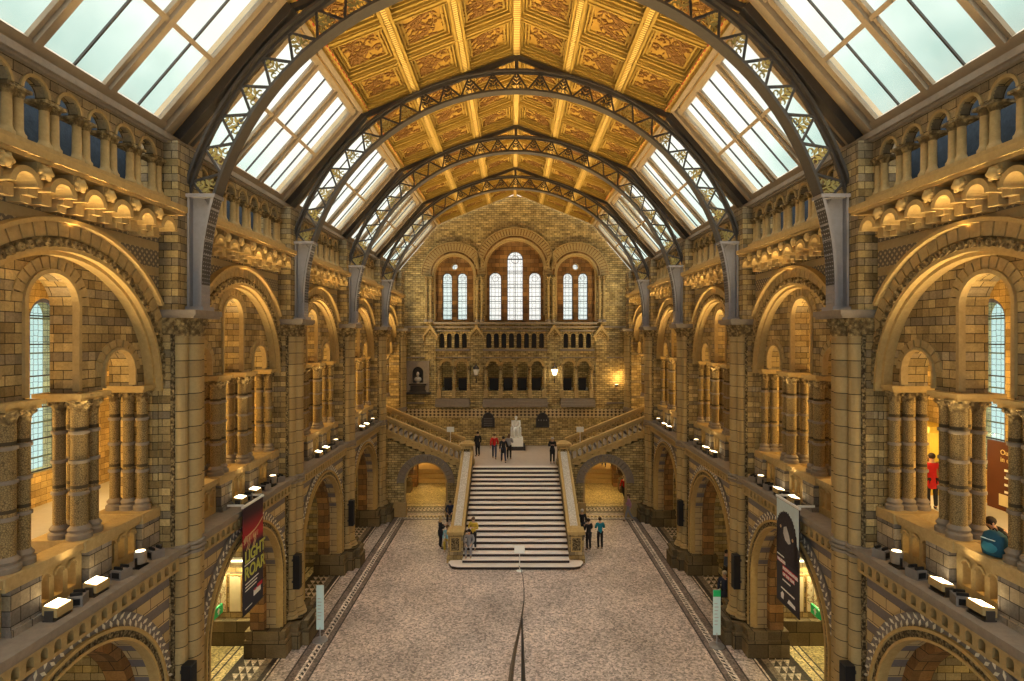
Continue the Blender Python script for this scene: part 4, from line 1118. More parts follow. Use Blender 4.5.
flat(sk, spine, .025)
for i in range(9):
    y = -.5+.1*i; flat(sk, [(y, 2.27), (y-.03, 2.1+.02*(i % 2))], .014)
for a in (-.42, -.3, .0, .1): flat(sk, [(a, 2.25), (a+.06, 2.02), (a-.05, 1.86)], .022)
flat(sk, [(-.66, 2.2), (-.5, 2.3), (-.45, 2.2), (-.64, 2.1)], .03)
sk.obj('skeleton_print', M_bone, bl)
text('LIGHT', M_lime, bl, .5, (.016, -.58, 1.50), (0, 1, 0), bold=.012); text('ROAR', M_lime, bl, .52, (.016, -.6, 1.0), (0, 1, 0), bold=.012)
wl = MB(); flat(wl, [(-.6, 1.44), (.1, 1.44)], .018)
for i, L in enumerate((.35, .25, .2)): flat(wl, [(-.55, .86-.1*i), (L, .86-.1*i)], .018)
flat(wl, [(-.55, .12), (-.1, .12)], .014)
flat(wl, [(.0, .38), (.5, .38)], .09); wl.obj('white_print', M_white, bl)
rp_ = MB(); flat(rp_, [(.25, .5), (.62, .5)], .06); flat(rp_, [(.02, .47), (.2, .47)], .03); rp_.obj('red_print', M_red, bl)
brr = thing('hanging_banner', 'black banner with a shaggy dark bird and red lettering, hanging on the right', 'banner', (8.2, 17.46, 3.35))
FR = lambda u, v, t: (-t, -u, v)       # u to the viewer's right
MB().box(-.012, .012, -.71, .71, 0, 3.15).obj('cloth', M_night, brr)
MB().box(-.03, .03, -.75, .75, 3.15, 3.21).box(0, .5, -.62, -.58, 3.19, 3.25).box(0, .5, .58, .62, 3.19, 3.25).obj('hanging_rail', M_white, brr)
MB().box(-.02, .02, -.72, .72, -.04, 0).obj('bottom_bar', M_black, brr)
MB().poly([(-.7, 1.75), (.7, 1.75), (.7, 3.13), (-.7, 3.13)], .013, .016, FR).obj('sky_print', M_sky, brr)
fm = MB(); rnd = random.Random(3); pts = [(.7, 1.3), (.7, 1.95)]
for i in range(41):
    a = pi*i/40; r = 1+.07*(i % 2)+rnd.uniform(-.02, .03); pts.append((max(-.69, min(.69, -.08+.62*r*cos(a))), 2.1+.72*r*sin(a)))
pts += [(-.7, 1.95), (-.7, 1.3)]
for (a, b), (c, d) in zip(pts[1:-2], pts[2:-1]):
    fm.poly([(a, 1.3), (a, b), (c, d), (c, 1.3)], .017, .02, FR)
fm.obj('bird_print', M_fur, brr)
MB().poly([(-.22, 2.35), (-.05, 2.42), (.12, 2.2), (.22, 1.98), (.08, 1.92), (-.12, 1.98), (-.24, 2.15)], .021, .024, FR).obj('beak_print', M_beak, brr)
ey = MB()
for a in (-.42, .34): ey.arc(a, 2.32 if a < 0 else 2.12, .0, .05, .021, .025, FR, 0, 2*pi, 12)
ey.obj('eye_print', M_bone, brr)
wf = lambda b, m, sz, u, v: text(b, m, brr, sz, (-.022, -u, v), (0, -1, 0), bold=.006)
rb = MB()
for u0, u1, v0, v1 in ((-.66, -.16, 1.2, 1.34), (-.3, .62, 1.02, 1.16), (-.3, .45, .84, .98)):
    rb.poly([(u0, v0), (u1, v0), (u1, v1), (u0, v1)], .016, .02, FR)
rb.obj('red_print', M_red, brr)
wf('WILDLIFE', M_white, .12, -.63, 1.225); wf('PHOTOGRAPHER', M_white, .12, -.28, 1.045); wf('OF THE YEAR', M_white, .12, -.28, .865)
for u0, u1, v in ((-.3, .2, .7), (-.4, .45, .42), (-.66, -.2, 1.4)): MB().poly([(u0, v), (u1, v), (u1, v+.04), (u0, v+.04)], .016, .022, FR).obj('white_line', M_white, brr)
MB().poly([(-.4, .12), (-.25, .12), (-.22, .3), (-.32, .34), (-.42, .25)], .014, .018, FR).obj('logo_print', M_white, brr); MB().poly([(.0, .12), (.5, .12), (.48, .22), (.1, .26)], .014, .018, FR).obj('logo_print', M_white, brr)
# ---- totem signs by the borders
for s, X, Y in ((-1, -7.47, 21.9), (1, 7.47, 21.5)):
    t = thing('totem_sign', 'tall frosted panel sign on a round foot beside the %s floor border' % SN[s], 'sign', (X, Y, 0))
    MB().lathe([(.28, 0), (.28, .03), (.1, .06)], (0, 0, 0), 24).obj('foot', M_glassy, t, smooth=True)
    MB().lathe([(.025, .05), (.025, .5)], (0, 0, 0), 8).obj('post', M_glassy, t)
    MB().box(-.14, .14, -.015, .015, .42, 2.1).obj('panel', M_paleblue, t)
    if s > 0: MB().box(-.14, .14, -.02, -.014, 1.85, 2.1).obj('green_header', M_green, t)
    m = MB()
    for i in range(7): m.box(-.09, .02+.02*(i % 3), -.019, -.015, .8+.13*i, .83+.13*i)
    m.obj('small_print', M_glassy, t)
st_ = thing('stand_sign', 'small white notice on a thin post at the foot of the stairs', 'sign', (.18, 28.45, 0))
MB().lathe([(.16, 0), (.16, .02), (.03, .04)], (0, 0, 0), 16).obj('foot', M_white, st_); MB().lathe([(.022, .03), (.022, .95)], (0, 0, 0), 8).obj('post', M_white, st_)
MB().add([(-.26, -.08, .9), (.26, -.08, .9), (.26, .12, 1.2), (-.26, .12, 1.2), (-.26, -.06, .88), (.26, -.06, .88), (.26, .14, 1.18), (-.26, .14, 1.18)],
         [(0,3,2,1),(4,5,6,7),(0,1,5,4),(1,2,6,5),(2,3,7,6),(3,0,4,7)]).obj('panel', M_white, st_)
for s in (-1, 1):
    X = s*4.5; t = thing('stand_sign', 'white notice on a post part way up the %s side stairs' % SN[s], 'sign', (X, 40.0, zs(4.5)+.08))
    MB().lathe([(.14, 0), (.14, .02), (.03, .03)], (0, 0, 0), 12).obj('foot', M_white, t); MB().lathe([(.022, .02), (.022, 1.2)], (0, 0, 0), 8).obj('post', M_white, t)
    MB().box(-.25, .25, -.03, .0, 1.15, 1.5).obj('panel', M_white, t)
# ---- whip-like skeleton tail hanging in over the floor
tail = thing('dinosaur_skeleton_tail', 'dark bony skeleton tail curving down to the notice at the stair foot', 'skeleton', (0, 20, 0))
def tp(x, y, D): p = at(x, y, D); return (p.x, p.y-20, p.z)
path = [tp(519, 566, 28.3), tp(521, 569, 27.4), tp(523, 577, 26.3), tp(524, 588, 25.0), tp(524, 600, 23.6), tp(522.5, 612, 22.2), tp(521, 622, 20.9), tp(518.5, 634, 19.6), tp(515, 650, 18.0), tp(512.5, 665, 16.6), tp(510.5, 681, 15.3), tp(508, 700, 14)]
def interp(P, n):
    out = []; L = [0]
    for a, b in zip(P[:-1], P[1:]): L.append(L[-1]+(Vector(b)-Vector(a)).length)
    for i in range(n):
        d = L[-1]*i/(n-1); j = max(k for k in range(len(L)-1) if L[k] <= d+1e-9); f = (d-L[j])/(L[j+1]-L[j])
        out.append(Vector(P[j]).lerp(Vector(P[j+1]), min(1, f)))
    return out
M_fossil = noisy('dark_fossil_bone', (.05, .035, .025), (.16, .12, .08), 16, .6, .5)
pp = interp(path, 84)
MB().tube(pp, [.012+.03*(i/83) for i in range(84)], 6).obj('inner_rod', M_black, tail)
for i in range(84):
    if i % 2 and i < 30: continue
    r = .018+.085*(i/83)**1.3; p = pp[i]
    v = MB().ball((0, 0, 0), (r*.8, r*1.1, r), 7, 5).box(-r*.25, r*.25, -r*.5, r*.6, r*.5, r*1.9)
    if len(tail.children) < 95: v.obj('vertebra', M_fossil, tail, loc=p)
rodp = [tp(522, 618, 21.2), tp(522.7, 650, 18.6), tp(523.4, 681, 16.6), tp(524, 700, 15.6)]
MB().tube(rodp, [.03, .05, .065, .07], 8).obj('support_rod', M_black, tail)
for p in (rodp[0], rodp[2]): MB().tube([p, (p[0], p[1], 0.02)], .018, 6).obj('support_leg', M_black, tail)
# ---- plaques, lanterns, bust, wall lamp on the end wall
for i, (xx, yy) in enumerate(((488.2, 419.5), (542.5, 419.5))):
    X = ex(xx); p = thing('memorial_plaque', 'dark arched memorial plaque on the wall to the %s of the white statue' % ('left', 'right')[i], 'plaque', (X, YW-.03, 4.7))
    MB().wall(-.5, .5, 0, .7, [], -.06, .04, ME).arc(0, .7, .001, .4, -.06, .04, ME, n=16).obj('slab', M_dark, p)
    MB().arc(0, .7, .38, .43, -.09, -.05, ME, n=16, leg=.0).box(-.5, .5, -.09, -.05, 0, .04).box(-.5, -.46, -.09, -.05, 0, .7).box(.46, .5, -.09, -.05, 0, .7).obj('raised_border', M_iron, p)
    if i: 
        m = MB()
        for a in (-.3, -.1, .1, .3): m.ball((a, -.07, .55), (.05, .02, .06), 8, 5)
        m.obj('relief', M_grey, p)
    else:
        m = MB()
        for q in range(5): m.box(-.33, .33, -.075, -.06, .15+.13*q, .18+.13*q)
        m.obj('relief', M_grey, p)
for i, xx in enumerate((476.5, 554.2)):
    X = ex(xx); p = thing('wall_lantern', ('unlit glass lantern on the pilaster left of the centre arcade', 'glowing lantern on the pilaster right of the centre arcade')[i], 'lantern', (X, YW-.45, 8.6))
    MB().tube([(0, .35, -.2), (0, .3, -.45), (0, .1, -.5), (0, 0, -.2), (0, 0, .1)], .03, 6).obj('bracket', M_black, p)
    MB().lathe([(.12, .1), (.24, .5), (.24, .55)], (0, 0, 0), 6).obj('glass', M_lantern if i else M_white, p)
    MB().lathe([(.27, .55), (.16, .75), (.04, .85), (.05, .95), (.0, 1.0)], (0, 0, 0), 6).lathe([(.14, .05), (.14, .1)], (0, 0, 0), 6).obj('cap', M_iron, p)
point('lantern_light', (ex(554.2), YW-.9, 9.0), 25, (1., .75, .4), .15)
X = ex(418.5)
nb_ = thing('niche_monument', 'grey stone niche holding a dark bust, on the end wall at left', 'monument', (X, YW-.02, 7.35))
NM = lambda u, v, t: (u, t, v)
MB().wall(-.85, .85, 0, 2.4, [(0, .42, .75, 1.55)], -.3, 0, NM).obj('surround', M_ledge, nb_)
MB().box(-.6, .6, -.04, 0, .5, 2.2).obj('niche_back', M_dark, nb_)
MB().box(-.95, .95, -.42, 0, -.1, .05).box(-.62, .62, -.4, -.28, .1, .2).box(-.55, .55, -.36, -.28, .2, .55).box(-.65, .65, -.42, -.2, .58, .7).obj('pedestal', M_dark, nb_)
bu = MB(); bu.lathe([(.1, .7), (.12, .78), (.08, .84)], (0, -.22, 0), 12); bu.ball((0, -.22, 1.02), (.27, .15, .2), 12, 8); bu.tube([(0, -.22, 1.1), (0, -.23, 1.3)], .08, 8); bu.ball((0, -.25, 1.42), (.12, .14, .17), 12, 8)
bu.ball((0, -.385, 1.4), (.03, .04, .04), 6, 5)
bust = thing('portrait_bust', 'pale portrait bust standing inside the grey niche', 'bust', (X, YW-.02, 7.35)); bu.obj('bust', noisy('weathered_bust_stone', (.3, .27, .24), (.5, .46, .4), 9), bust, smooth=True)
lp = thing('wall_uplight', 'small lamp washing the plain end wall at right with orange light', 'wall lamp', (ex(616), YW-.25, 7.9))
MB().lathe([(.05, -.1), (.12, .0), (.14, .08)], (0, 0, 0), 12).obj('bowl', M_iron, lp); MB().box(-.04, .04, 0, .25, -.05, .0).obj('arm', M_iron, lp)
MB().lathe([(.12, .07), (.12, .09)], (0, 0, 0), 12).obj('lamp_face', M_lantern, lp)
point('wall_uplight_glow', (ex(616), YW-.45, 8.55), 42, (1., .62, .2), .1)
# ---- boards, exit signs and strip lights in the aisle bay beyond the first pier
def board_art():
    t = NT('family_tree_print'); n = t.noise(4, 4, .6, dist=1.5); r = t.node('ShaderNodeValToRGB'); e = r.color_ramp.elements
    e[0].position = .5; e[0].color = (.66, .56, .36, 1); e[1].position = .62; e[1].color = (.66, .56, .36, 1)
    q = e.new(.55); q.color = (.35, .12, .06, 1); q = e.new(.58); q.color = (.2, .25, .1, 1)
    t.l.new(n, r.inputs[0]); return t.fin(r.outputs[0], .6)
M_board = board_art(); M_boardplain = plain('cream_board', (.66, .56, .36), .6)
for s in (-1, 1):
    for j, (x0, x1, m) in enumerate(((10.95, 11.9, M_board), (10.4, 10.8, M_boardplain))):
        c = (x0+x1)/2; o = thing('display_board', ('large cream display board with a branching diagram in the %s aisle', 'narrow plain cream board beside the large one in the %s aisle')[j] % SN[s], 'display board', (s*c, 21.72, 1.2))
        h = (x1-x0)/2
        MB().box(-h, h, -.03, .0, 0, 1.3).obj('panel', m, o); MB().box(-h-.03, h+.03, -.02, .03, -.03, 0).box(-h-.03, h+.03, -.02, .03, 1.35, 1.38).box(-h-.03, -h, -.02, .03, 0, 1.35).box(h, h+.03, -.02, .03, 0, 1.35).obj('frame', M_timberg, o)
    o = thing('strip_light', 'bright fluorescent strip light on the aisle wall, %s side' % SN[s], 'light', (s*10.9, 21.72, 3.1))
    MB().box(-.9, .9, -.04, .04, .04, .12).obj('housing', M_white, o); MB().lathe([(.035, -.85), (.035, .85)], (0, -.03, 0), 8, 'x').obj('tube', M_tube, o)
    area('strip_light_beam', (s*10.9, 21.5, 3.05), (s*10.9, 20.2, 1.0), 1.7, .1, 70, (1., .85, .45))
    o = thing('exit_sign', 'green exit sign hanging in the %s aisle bay with the display boards' % SN[s], 'sign', (s*10.55, 20.3, 1.7))
    MB().box(-.04, .04, -.3, .3, 0, .32).obj('panel', M_greenlit, o); MB().tube([(0, -.2, .32), (0, -.2, 4.3)], .008, 5).tube([(0, .2, .32), (0, .2, 4.3)], .008, 5).obj('cable', M_black, o)
    arw = MB(); MM = lambda u, v, t: (-s*t, u, v)
    arw.poly([(-.05, .05), (.05, .05), (.05, .16), (.12, .16), (0, .28), (-.12, .16), (-.05, .16)], .04, .045, MM); arw.obj('arrow', M_white, o)
    struct(MB().box(*sorted((s*9.75, s*15)), 21.5, 21.74, 0, .92).obj('wall_'+SN[s], M_block))
# ---- right gallery exhibits
o = thing('exhibition_panel', 'dark orange exhibition panel with text below the right gallery window', 'panel', (14.95, 16.9, 6.2))
def warmboard():
    t = NT('orange_brown_print'); n = t.noise(.8, 2); return t.fin(t.mix(n, (.035, .010, .005), (.16, .045, .012)), .5)
MB().box(-.06, .06, -1.35, 1.35, .0, 2.1).obj('board', warmboard(), o)
text('Our place\nin evolution', M_beak if False else plain('gold_lettering', (.8, .62, .3), .5), o, .22, (-.065, .85, 1.72), (0, -1, 0))
m = MB()
for i in range(4): m.box(-.068, -.06, -.4, .7, 1.22-.22*i, 1.29-.22*i)
m.obj('thumbnail_row', M_white, o); MB().box(-.068, -.06, -.7, .9, .15, .5).obj('caption_plate', M_boardplain, o)
o = thing('display_case', 'yellow lit display case by the outer wall of the right gallery', 'display case', (14.3, 20.3, 6.2))
MB().box(-.4, .5, -.9, .9, 0, .5).box(-.4, .5, -.9, .9, 2.1, 2.3).box(.4, .5, -.9, .9, .5, 2.1).obj('cabinet', plain('yellow_painted_board', (.7, .5, .08), .5), o)
MB().box(-.4, -.38, -.88, .88, .5, 2.1).obj('glass_front', pane_mat('case_glass', (.95, .95, .95)), o)
ex_ = MB()
for i in range(4): ex_.box(.0, .2, -.7+.4*i, -.5+.4*i, .5, .8+.15*(i % 2)); ex_.ball((.1, -.6+.4*i, .95+.15*(i % 2)), (.1, .1, .13), 8, 6)
ex_.obj('exhibits', M_brown, o)
point('case_light', (13.6, 20.3, 8.2), 40, (1., .85, .4), .1)
# ------------------------------------------------------------------ people
M_skin = plain('skin', (.55, .33, .22), .6, var=.06)
CL = {}
def cloth(name, c):
    if name not in CL: CL[name] = noisy(name, tuple(x*.75 for x in c), tuple(min(1, x*1.2) for x in c), 8, .85, .3)
    return CL[name]
def skin(name, vs, es, mat, parent, sub=1):
    me = bpy.data.meshes.new(name); me.from_pydata([v[0] for v in vs], es, []); me.materials.append(mat)
    bm = bmesh.new(); bm.from_mesh(me); bm.verts.layers.skin.verify(); bm.to_mesh(me); bm.free()
    o = bpy.data.objects.new(name, me); COL.objects.link(o); o.parent = parent
    md = o.modifiers.new('skin', 'SKIN'); md.use_smooth_shade = True; md.branch_smoothing = .4
    lay = me.skin_vertices[0]
    for i, v in enumerate(vs): lay.data[i].radius = (v[1], v[2] if len(v) > 2 else v[1]); lay.data[i].use_root = (i == 0)
    s_ = o.modifiers.new('sub', 'SUBSURF'); s_.levels = sub; s_.render_levels = sub
    return o
def ensure_skin(me):
    pass
STAND = dict(pel=(0, 0, .93), spi=(0, -.01, 1.12), che=(0, 0, 1.33), nek=(0, 0, 1.46), hb=(0, .015, 1.53), hm=(0, .03, 1.61), ht=(0, .02, 1.69),
    hipL=(-.09, 0, .9), hipR=(.09, 0, .9), kneL=(-.1, .02, .49), kneR=(.1, .02, .49), ankL=(-.1, -.02, .09), ankR=(.1, -.02, .09), toeL=(-.12, .15, .035), toeR=(.12, .15, .035),
    shoL=(-.18, 0, 1.4), shoR=(.18, 0, 1.4), elbL=(-.24, -.03, 1.13), elbR=(.24, -.03, 1.13), wriL=(-.25, .06, .9), wriR=(.25, .06, .9))
def pose(**k): d = dict(STAND); d.update(k); return d
WALK = pose(kneL=(-.1, .16, .52), ankL=(-.1, .22, .11), toeL=(-.1, .38, .06), kneR=(.1, -.06, .5), ankR=(.1, -.3, .14), toeR=(.1, -.16, .04), elbL=(-.24, -.12, 1.14), wriL=(-.25, -.08, .9), elbR=(.24, .05, 1.13), wriR=(.24, .2, .95))
PHONE = pose(elbL=(-.25, .04, 1.14), elbR=(.25, .04, 1.14), wriL=(-.08, .26, 1.24), wriR=(.08, .27, 1.25), hm=(0, .05, 1.6), ht=(0, .06, 1.68))
SIT = pose(pel=(0, 0, .5), spi=(0, -.02, .7), che=(0, .01, .92), nek=(0, .03, 1.05), hb=(0, .05, 1.12), hm=(0, .07, 1.2), ht=(0, .07, 1.28), hipL=(-.1, .03, .5), hipR=(.1, .03, .5),
    kneL=(-.13, .46, .5), kneR=(.13, .46, .5), ankL=(-.12, .46, .09), ankR=(.12, .5, .09), toeL=(-.12, .62, .035), toeR=(.12, .66, .035), shoL=(-.19, .0, .99), shoR=(.19, .0, .99),
    elbL=(-.26, .1, .76), elbR=(.26, .1, .76), wriL=(-.14, .32, .62), wriR=(.14, .32, .62))
LEAN = pose(spi=(0, .08, 1.1), che=(0, .22, 1.24), nek=(0, .33, 1.32), hb=(0, .38, 1.37), hm=(0, .43, 1.43), ht=(0, .45, 1.5), shoL=(-.18, .27, 1.29), shoR=(.18, .27, 1.29), elbL=(-.28, .42, 1.18), elbR=(.28, .42, 1.18), wriL=(-.1, .52, 1.2), wriR=(.1, .52, 1.2))
def person(P, loc, rz, label, top, legs, hair, coat=False, scale=1., skirt=None, cat='person', name='person', skinm=None, extra=None):
    root = thing(name, label, cat, loc, rz); root.scale = (scale,)*3
    sk_ = skinm or M_skin
    V = lambda k: Vector(P[k])
    ks = ['pel', 'spi', 'che', 'nek', 'hb', 'hm', 'ht', 'hipL', 'kneL', 'ankL', 'toeL', 'hipR', 'kneR', 'ankR', 'toeR', 'shoL', 'elbL', 'wriL', 'shoR', 'elbR', 'wriR']
    rad = dict(pel=(.13, .1), spi=(.115, .09), che=(.14, .1), nek=(.055, .055), hb=(.07, .07), hm=(.082, .098), ht=(.06, .07), hipL=(.085,)*2, hipR=(.085,)*2, kneL=(.055,)*2, kneR=(.055,)*2,
        ankL=(.04,)*2, ankR=(.04,)*2, toeL=(.04, .03), toeR=(.04, .03), shoL=(.06,)*2, shoR=(.06,)*2, elbL=(.042,)*2, elbR=(.042,)*2, wriL=(.028,)*2, wriR=(.028,)*2)
    vs = [(tuple(V(k)), *rad[k]) for k in ks]; ix = {k: i for i, k in enumerate(ks)}
    es = [('pel', 'spi'), ('spi', 'che'), ('che', 'nek'), ('nek', 'hb'), ('hb', 'hm'), ('hm', 'ht'), ('pel', 'hipL'), ('hipL', 'kneL'), ('kneL', 'ankL'), ('ankL', 'toeL'), ('pel', 'hipR'), ('hipR', 'kneR'),
          ('kneR', 'ankR'), ('ankR', 'toeR'), ('che', 'shoL'), ('shoL', 'elbL'), ('elbL', 'wriL'), ('che', 'shoR'), ('shoR', 'elbR'), ('elbR', 'wriR')]
    es = [(ix[a], ix[b]) for a, b in es]
    for sd in 'LR':                                    # palm, four fingers and a thumb
        w_ = V('wri'+sd); d = (w_-V('elb'+sd)).normalized(); side = d.cross(Vector((0, 0, 1)))
        if side.length < .3: side = Vector((1, 0, 0))
        side.normalize(); nrm = side.cross(d).normalized(); palm = w_+d*.06
        ip = len(vs); vs.append((tuple(palm), .032, .018)); es.append((ix['wri'+sd], ip))
        for q, (off, ln) in enumerate(((-.03, .07), (-.01, .085), (.01, .08), (.03, .06))):
            a = palm+d*.035+side*off; b = a+d*ln*.55-nrm*.012; c = b+d*ln*.4-nrm*.03
            i0 = len(vs); vs += [(tuple(a), .010), (tuple(b), .009), (tuple(c), .007)]; es += [(ip, i0), (i0, i0+1), (i0+1, i0+2)]
        a = w_+d*.03+side*.035; b = a+d*.035+side*.022; i0 = len(vs); vs += [(tuple(a), .011), (tuple(b), .009)]; es += [(ix['wri'+sd], i0), (i0, i0+1)]
    skin('body', vs, es, sk_, root)
    hd = V('hm'); up = (V('ht')-V('hb')).normalized()
    MB().ball((hd.x, hd.y+.105, hd.z-.005), (.014, .02, .022), 6, 5).obj('nose', sk_, root, smooth=True)
    e = MB()
    for dx in (-.033, .033): e.ball((hd.x+dx, hd.y+.088, hd.z+.02), .011, 6, 5)
    e.obj('eyes', sk_ if skinm else M_dark, root); MB().ball((hd.x, hd.y+.088, hd.z-.05), (.024, .01, .006), 8, 5).obj('mouth', sk_ if skinm else plain('lips', (.35, .12, .1)), root)
    e = MB()
    for dx in (-.088, .088): e.ball((hd.x+dx, hd.y, hd.z), (.012, .02, .03), 6, 5)
    e.obj('ears', sk_, root)
    def tw(keys, edges, grow, mat, nme, over=None):
        vs = []; ix2 = {}
        for k in keys:
            p, g = over[k] if k in (over or {}) else (V(k), None); r = rad.get(k, (.05, .05)) if g is None else g
            ix2[k] = len(vs); vs.append((tuple(p), r[0]+grow, r[1]+grow))
        return skin(nme, vs, [(ix2[a], ix2[b]) for a, b in edges], mat, root)
    hl = V('hipL').lerp(V('kneL'), .8 if coat else .12); hr = V('hipR').lerp(V('kneR'), .8 if coat else .12)
    mid = (hl+hr)/2
    tw(['spi', 'che', 'pel', 'hem', 'shoL', 'elbL', 'cufL', 'shoR', 'elbR', 'cufR', 'col'],
       [('spi', 'che'), ('spi', 'pel'), ('pel', 'hem'), ('che', 'shoL'), ('shoL', 'elbL'), ('elbL', 'cufL'), ('che', 'shoR'), ('shoR', 'elbR'), ('elbR', 'cufR'), ('che', 'col')], .022, top, 'coat' if coat else 'jacket',
       {'hem': (mid, (.19, .15) if coat else (.15, .11)), 'pel': (V('pel'), (.185, .135) if coat else (.15, .11)), 'cufL': (V('elbL').lerp(V('wriL'), .9), (.032, .032)), 'cufR': (V('elbR').lerp(V('wriR'), .9), (.032, .032)), 'col': (V('che').lerp(V('nek'), .8), (.06, .06))})
    tw(['pel', 'hipL', 'kneL', 'ankL', 'hipR', 'kneR', 'ankR'], [('pel', 'hipL'), ('hipL', 'kneL'), ('kneL', 'ankL'), ('pel', 'hipR'), ('hipR', 'kneR'), ('kneR', 'ankR')], .018, legs, 'trousers', {'pel': (V('pel')+Vector((0, 0, -.03)), (.1, .075))})
    for sd in 'LR':
        a, t_ = V('ank'+sd), V('toe'+sd); skin('shoe', [((a.x, a.y, a.z-.03), .05), (tuple(t_), .045, .038)], [(0, 1)], CL.get('black cloth') or cloth('black cloth', (.02, .02, .025)), root)
    if hair:
        h = MB().ball((hd.x, hd.y-.022, hd.z+.035), (.1, .108, .098), 12, 8)
        if hair[1]: h.ball((hd.x, hd.y-.07, hd.z-.06), (.09, .06, .13), 10, 7)
        h.obj('hair', hair[0], root, smooth=True)
    return root
H_bl = plain('blond_hair', (.55, .42, .2), .8); H_dk = plain('dark_hair', (.03, .02, .015), .8); H_br = plain('brown_hair', (.14, .08, .04), .8); H_gr = plain('grey_hair', (.45, .43, .4), .8)
BLK = cloth('black cloth', (.02, .02, .025)); NAVY = cloth('navy cloth', (.03, .04, .08)); RED = cloth('red cloth', (.55, .02, .02)); TEAL = cloth('teal cloth', (.02, .22, .3)); YEL = cloth('mustard cloth', (.55, .38, .05))
GRY = cloth('grey cloth', (.28, .27, .28)); JEAN = cloth('denim', (.06, .08, .14)); PNK = cloth('dull pink cloth', (.4, .2, .26)); BLU = cloth('light blue cloth', (.25, .5, .6))
person(WALK, (-1.42, 39.0, ZL), 0, 'person in a bright red jacket walking towards the white statue', RED, JEAN, (H_br, 0))
person(WALK, (-.78, 37.9, ZL), .15, 'person in a dark coat at the top of the stairs beside the red jacket', BLK, NAVY, (H_dk, 0), coat=True)
person(PHONE, (-.42, 38.9, ZL), -.1, 'person in grey top standing just left of the white statue', GRY, BLK, (H_br, 1))
person(STAND, (-2.6, 39.9, ZL), .6, 'dark clothed person leaning near the left landing newel', BLK, BLK, (H_dk, 0), coat=True)
person(PHONE, (2.42, 37.7, ZL), pi, 'grey haired person in a black coat at the right top of the stairs', BLK, BLK, (H_gr, 0), coat=True)
person(PHONE, (-4.12, 31.5, 0), -1.2, 'blond person in a black coat standing left of the staircase foot', BLK, BLK, (H_bl, 1), coat=True)
c1 = thing('folding_stool', 'small wooden stool behind the left newel post', 'stool', (-3.72, 31.6, 0))
MB().box(-.2, .2, -.18, .18, .4, .44).obj('seat', M_buff, c1)
for a in (-1, 1):
    for b in (-1, 1): MB().beam((a*.15, b*.13, 0), (a*.15, b*.13, .4), .03, .03).obj('leg', M_buff, c1)
person(SIT, (-3.72, 31.55, -.04), pi, 'person in a light blue top seated beside the left newel post', BLU, YEL, (H_br, 0), scale=1.)
person(SIT, (-4.1, 36.2, -.02), pi, 'dark clothed person seated low under the left stair wall', NAVY, BLK, (H_dk, 0))
person(PHONE, (-2.2, 29.92, RH*3), pi*.9, 'person in a mustard top on the lower steps by the left parapet', YEL, BLK, (H_br, 0))
person(SIT, (-2.42, 29.8, RH*2-.02), pi, 'person in a grey top seated on the lowest steps at left', GRY, GRY, (H_dk, 1))
person(PHONE, (3.95, 31.2, 0), .5, 'person in a long black coat just right of the right newel post', BLK, BLK, (H_dk, 0), coat=True)
person(STAND, (3.8, 32.9, 0), .2, 'dark clothed person close against the right parapet, behind the black coat', BLK, NAVY, (H_gr, 0), coat=True)
person(PHONE, (4.6, 31.4, 0), .1, 'person in a teal jacket standing right of the staircase foot', TEAL, BLK, (H_dk, 0))
person(WALK, (7.3, 47.4, .9), 0, 'person in red seen through the right passage arch', RED, JEAN, (H_br, 0))
person(STAND, (8.0, 47.2, .9), .3, 'person in black seen through the right passage arch', BLK, BLK, (H_dk, 0), coat=True)
person(WALK, (7.75, 40.9, 0), 2.6, 'person with red top and dark trousers inside the right passage', RED, BLK, (H_dk, 0))
person(WALK, (7.1, 36.1, 0), 1.4, 'person in dull pink walking past the right passage arch', PNK, GRY, (H_br, 1))
person(STAND, (8.75, 24.2, 0), 2.8, 'person in dark clothes in the shade of the second right pier', NAVY, BLK, (H_gr, 0), coat=True)
person(PHONE, (9.7, 26.6, 0), -2.0, 'person in a blue jacket inside the right aisle doorway', JEAN, BLK, (H_dk, 0))
person(STAND, (12.85, 17.85, 6.2), -.3, 'person in a long red coat standing in the right upper gallery', RED, BLK, (H_dk, 0), coat=True)
person(LEAN, (10.3, 12.1, 6.2), pi/2+.05, 'person in a dark jacket leaning over the right gallery rail', BLK, NAVY, (H_dk, 0))
bp = thing('backpack', 'blue and black backpack set on the right gallery rail', 'backpack', (9.08, 11.0, 7.34), .2)
b = MB()
vs_ = [(-.13, -.19, .0), (.12, -.19, 0), (.12, .19, 0), (-.13, .19, 0)]
b.lathe([(.1, 0), (.21, .03), (.235, .14), (.23, .3), (.19, .42), (.09, .48)], (0, 0, 0), 14); b.v = [(x*.75, y*(1.0), z) for x, y, z in b.v]
b.obj('bag', cloth('backpack blue', (.02, .09, .15)), bp, smooth=True)
MB().box(-.18, -.15, -.13, .13, .33, .34).obj('zip', M_paleblue, bp)
MB().ball((-.13, 0, .18), (.07, .15, .12), 12, 8).obj('front_pocket', cloth('pocket blue', (.04, .22, .3)), bp, smooth=True)
for d in (-.1, .1): MB().tube([(.1, d, .44), (.22, d, .34), (.22, d, .16), (.1, d, .04)], .02, 6).obj('strap', BLK, bp)
MB().tube([(0, -.05, .47), (0, 0, .53), (0, .05, .47)], .012, 6).obj('handle', BLK, bp)
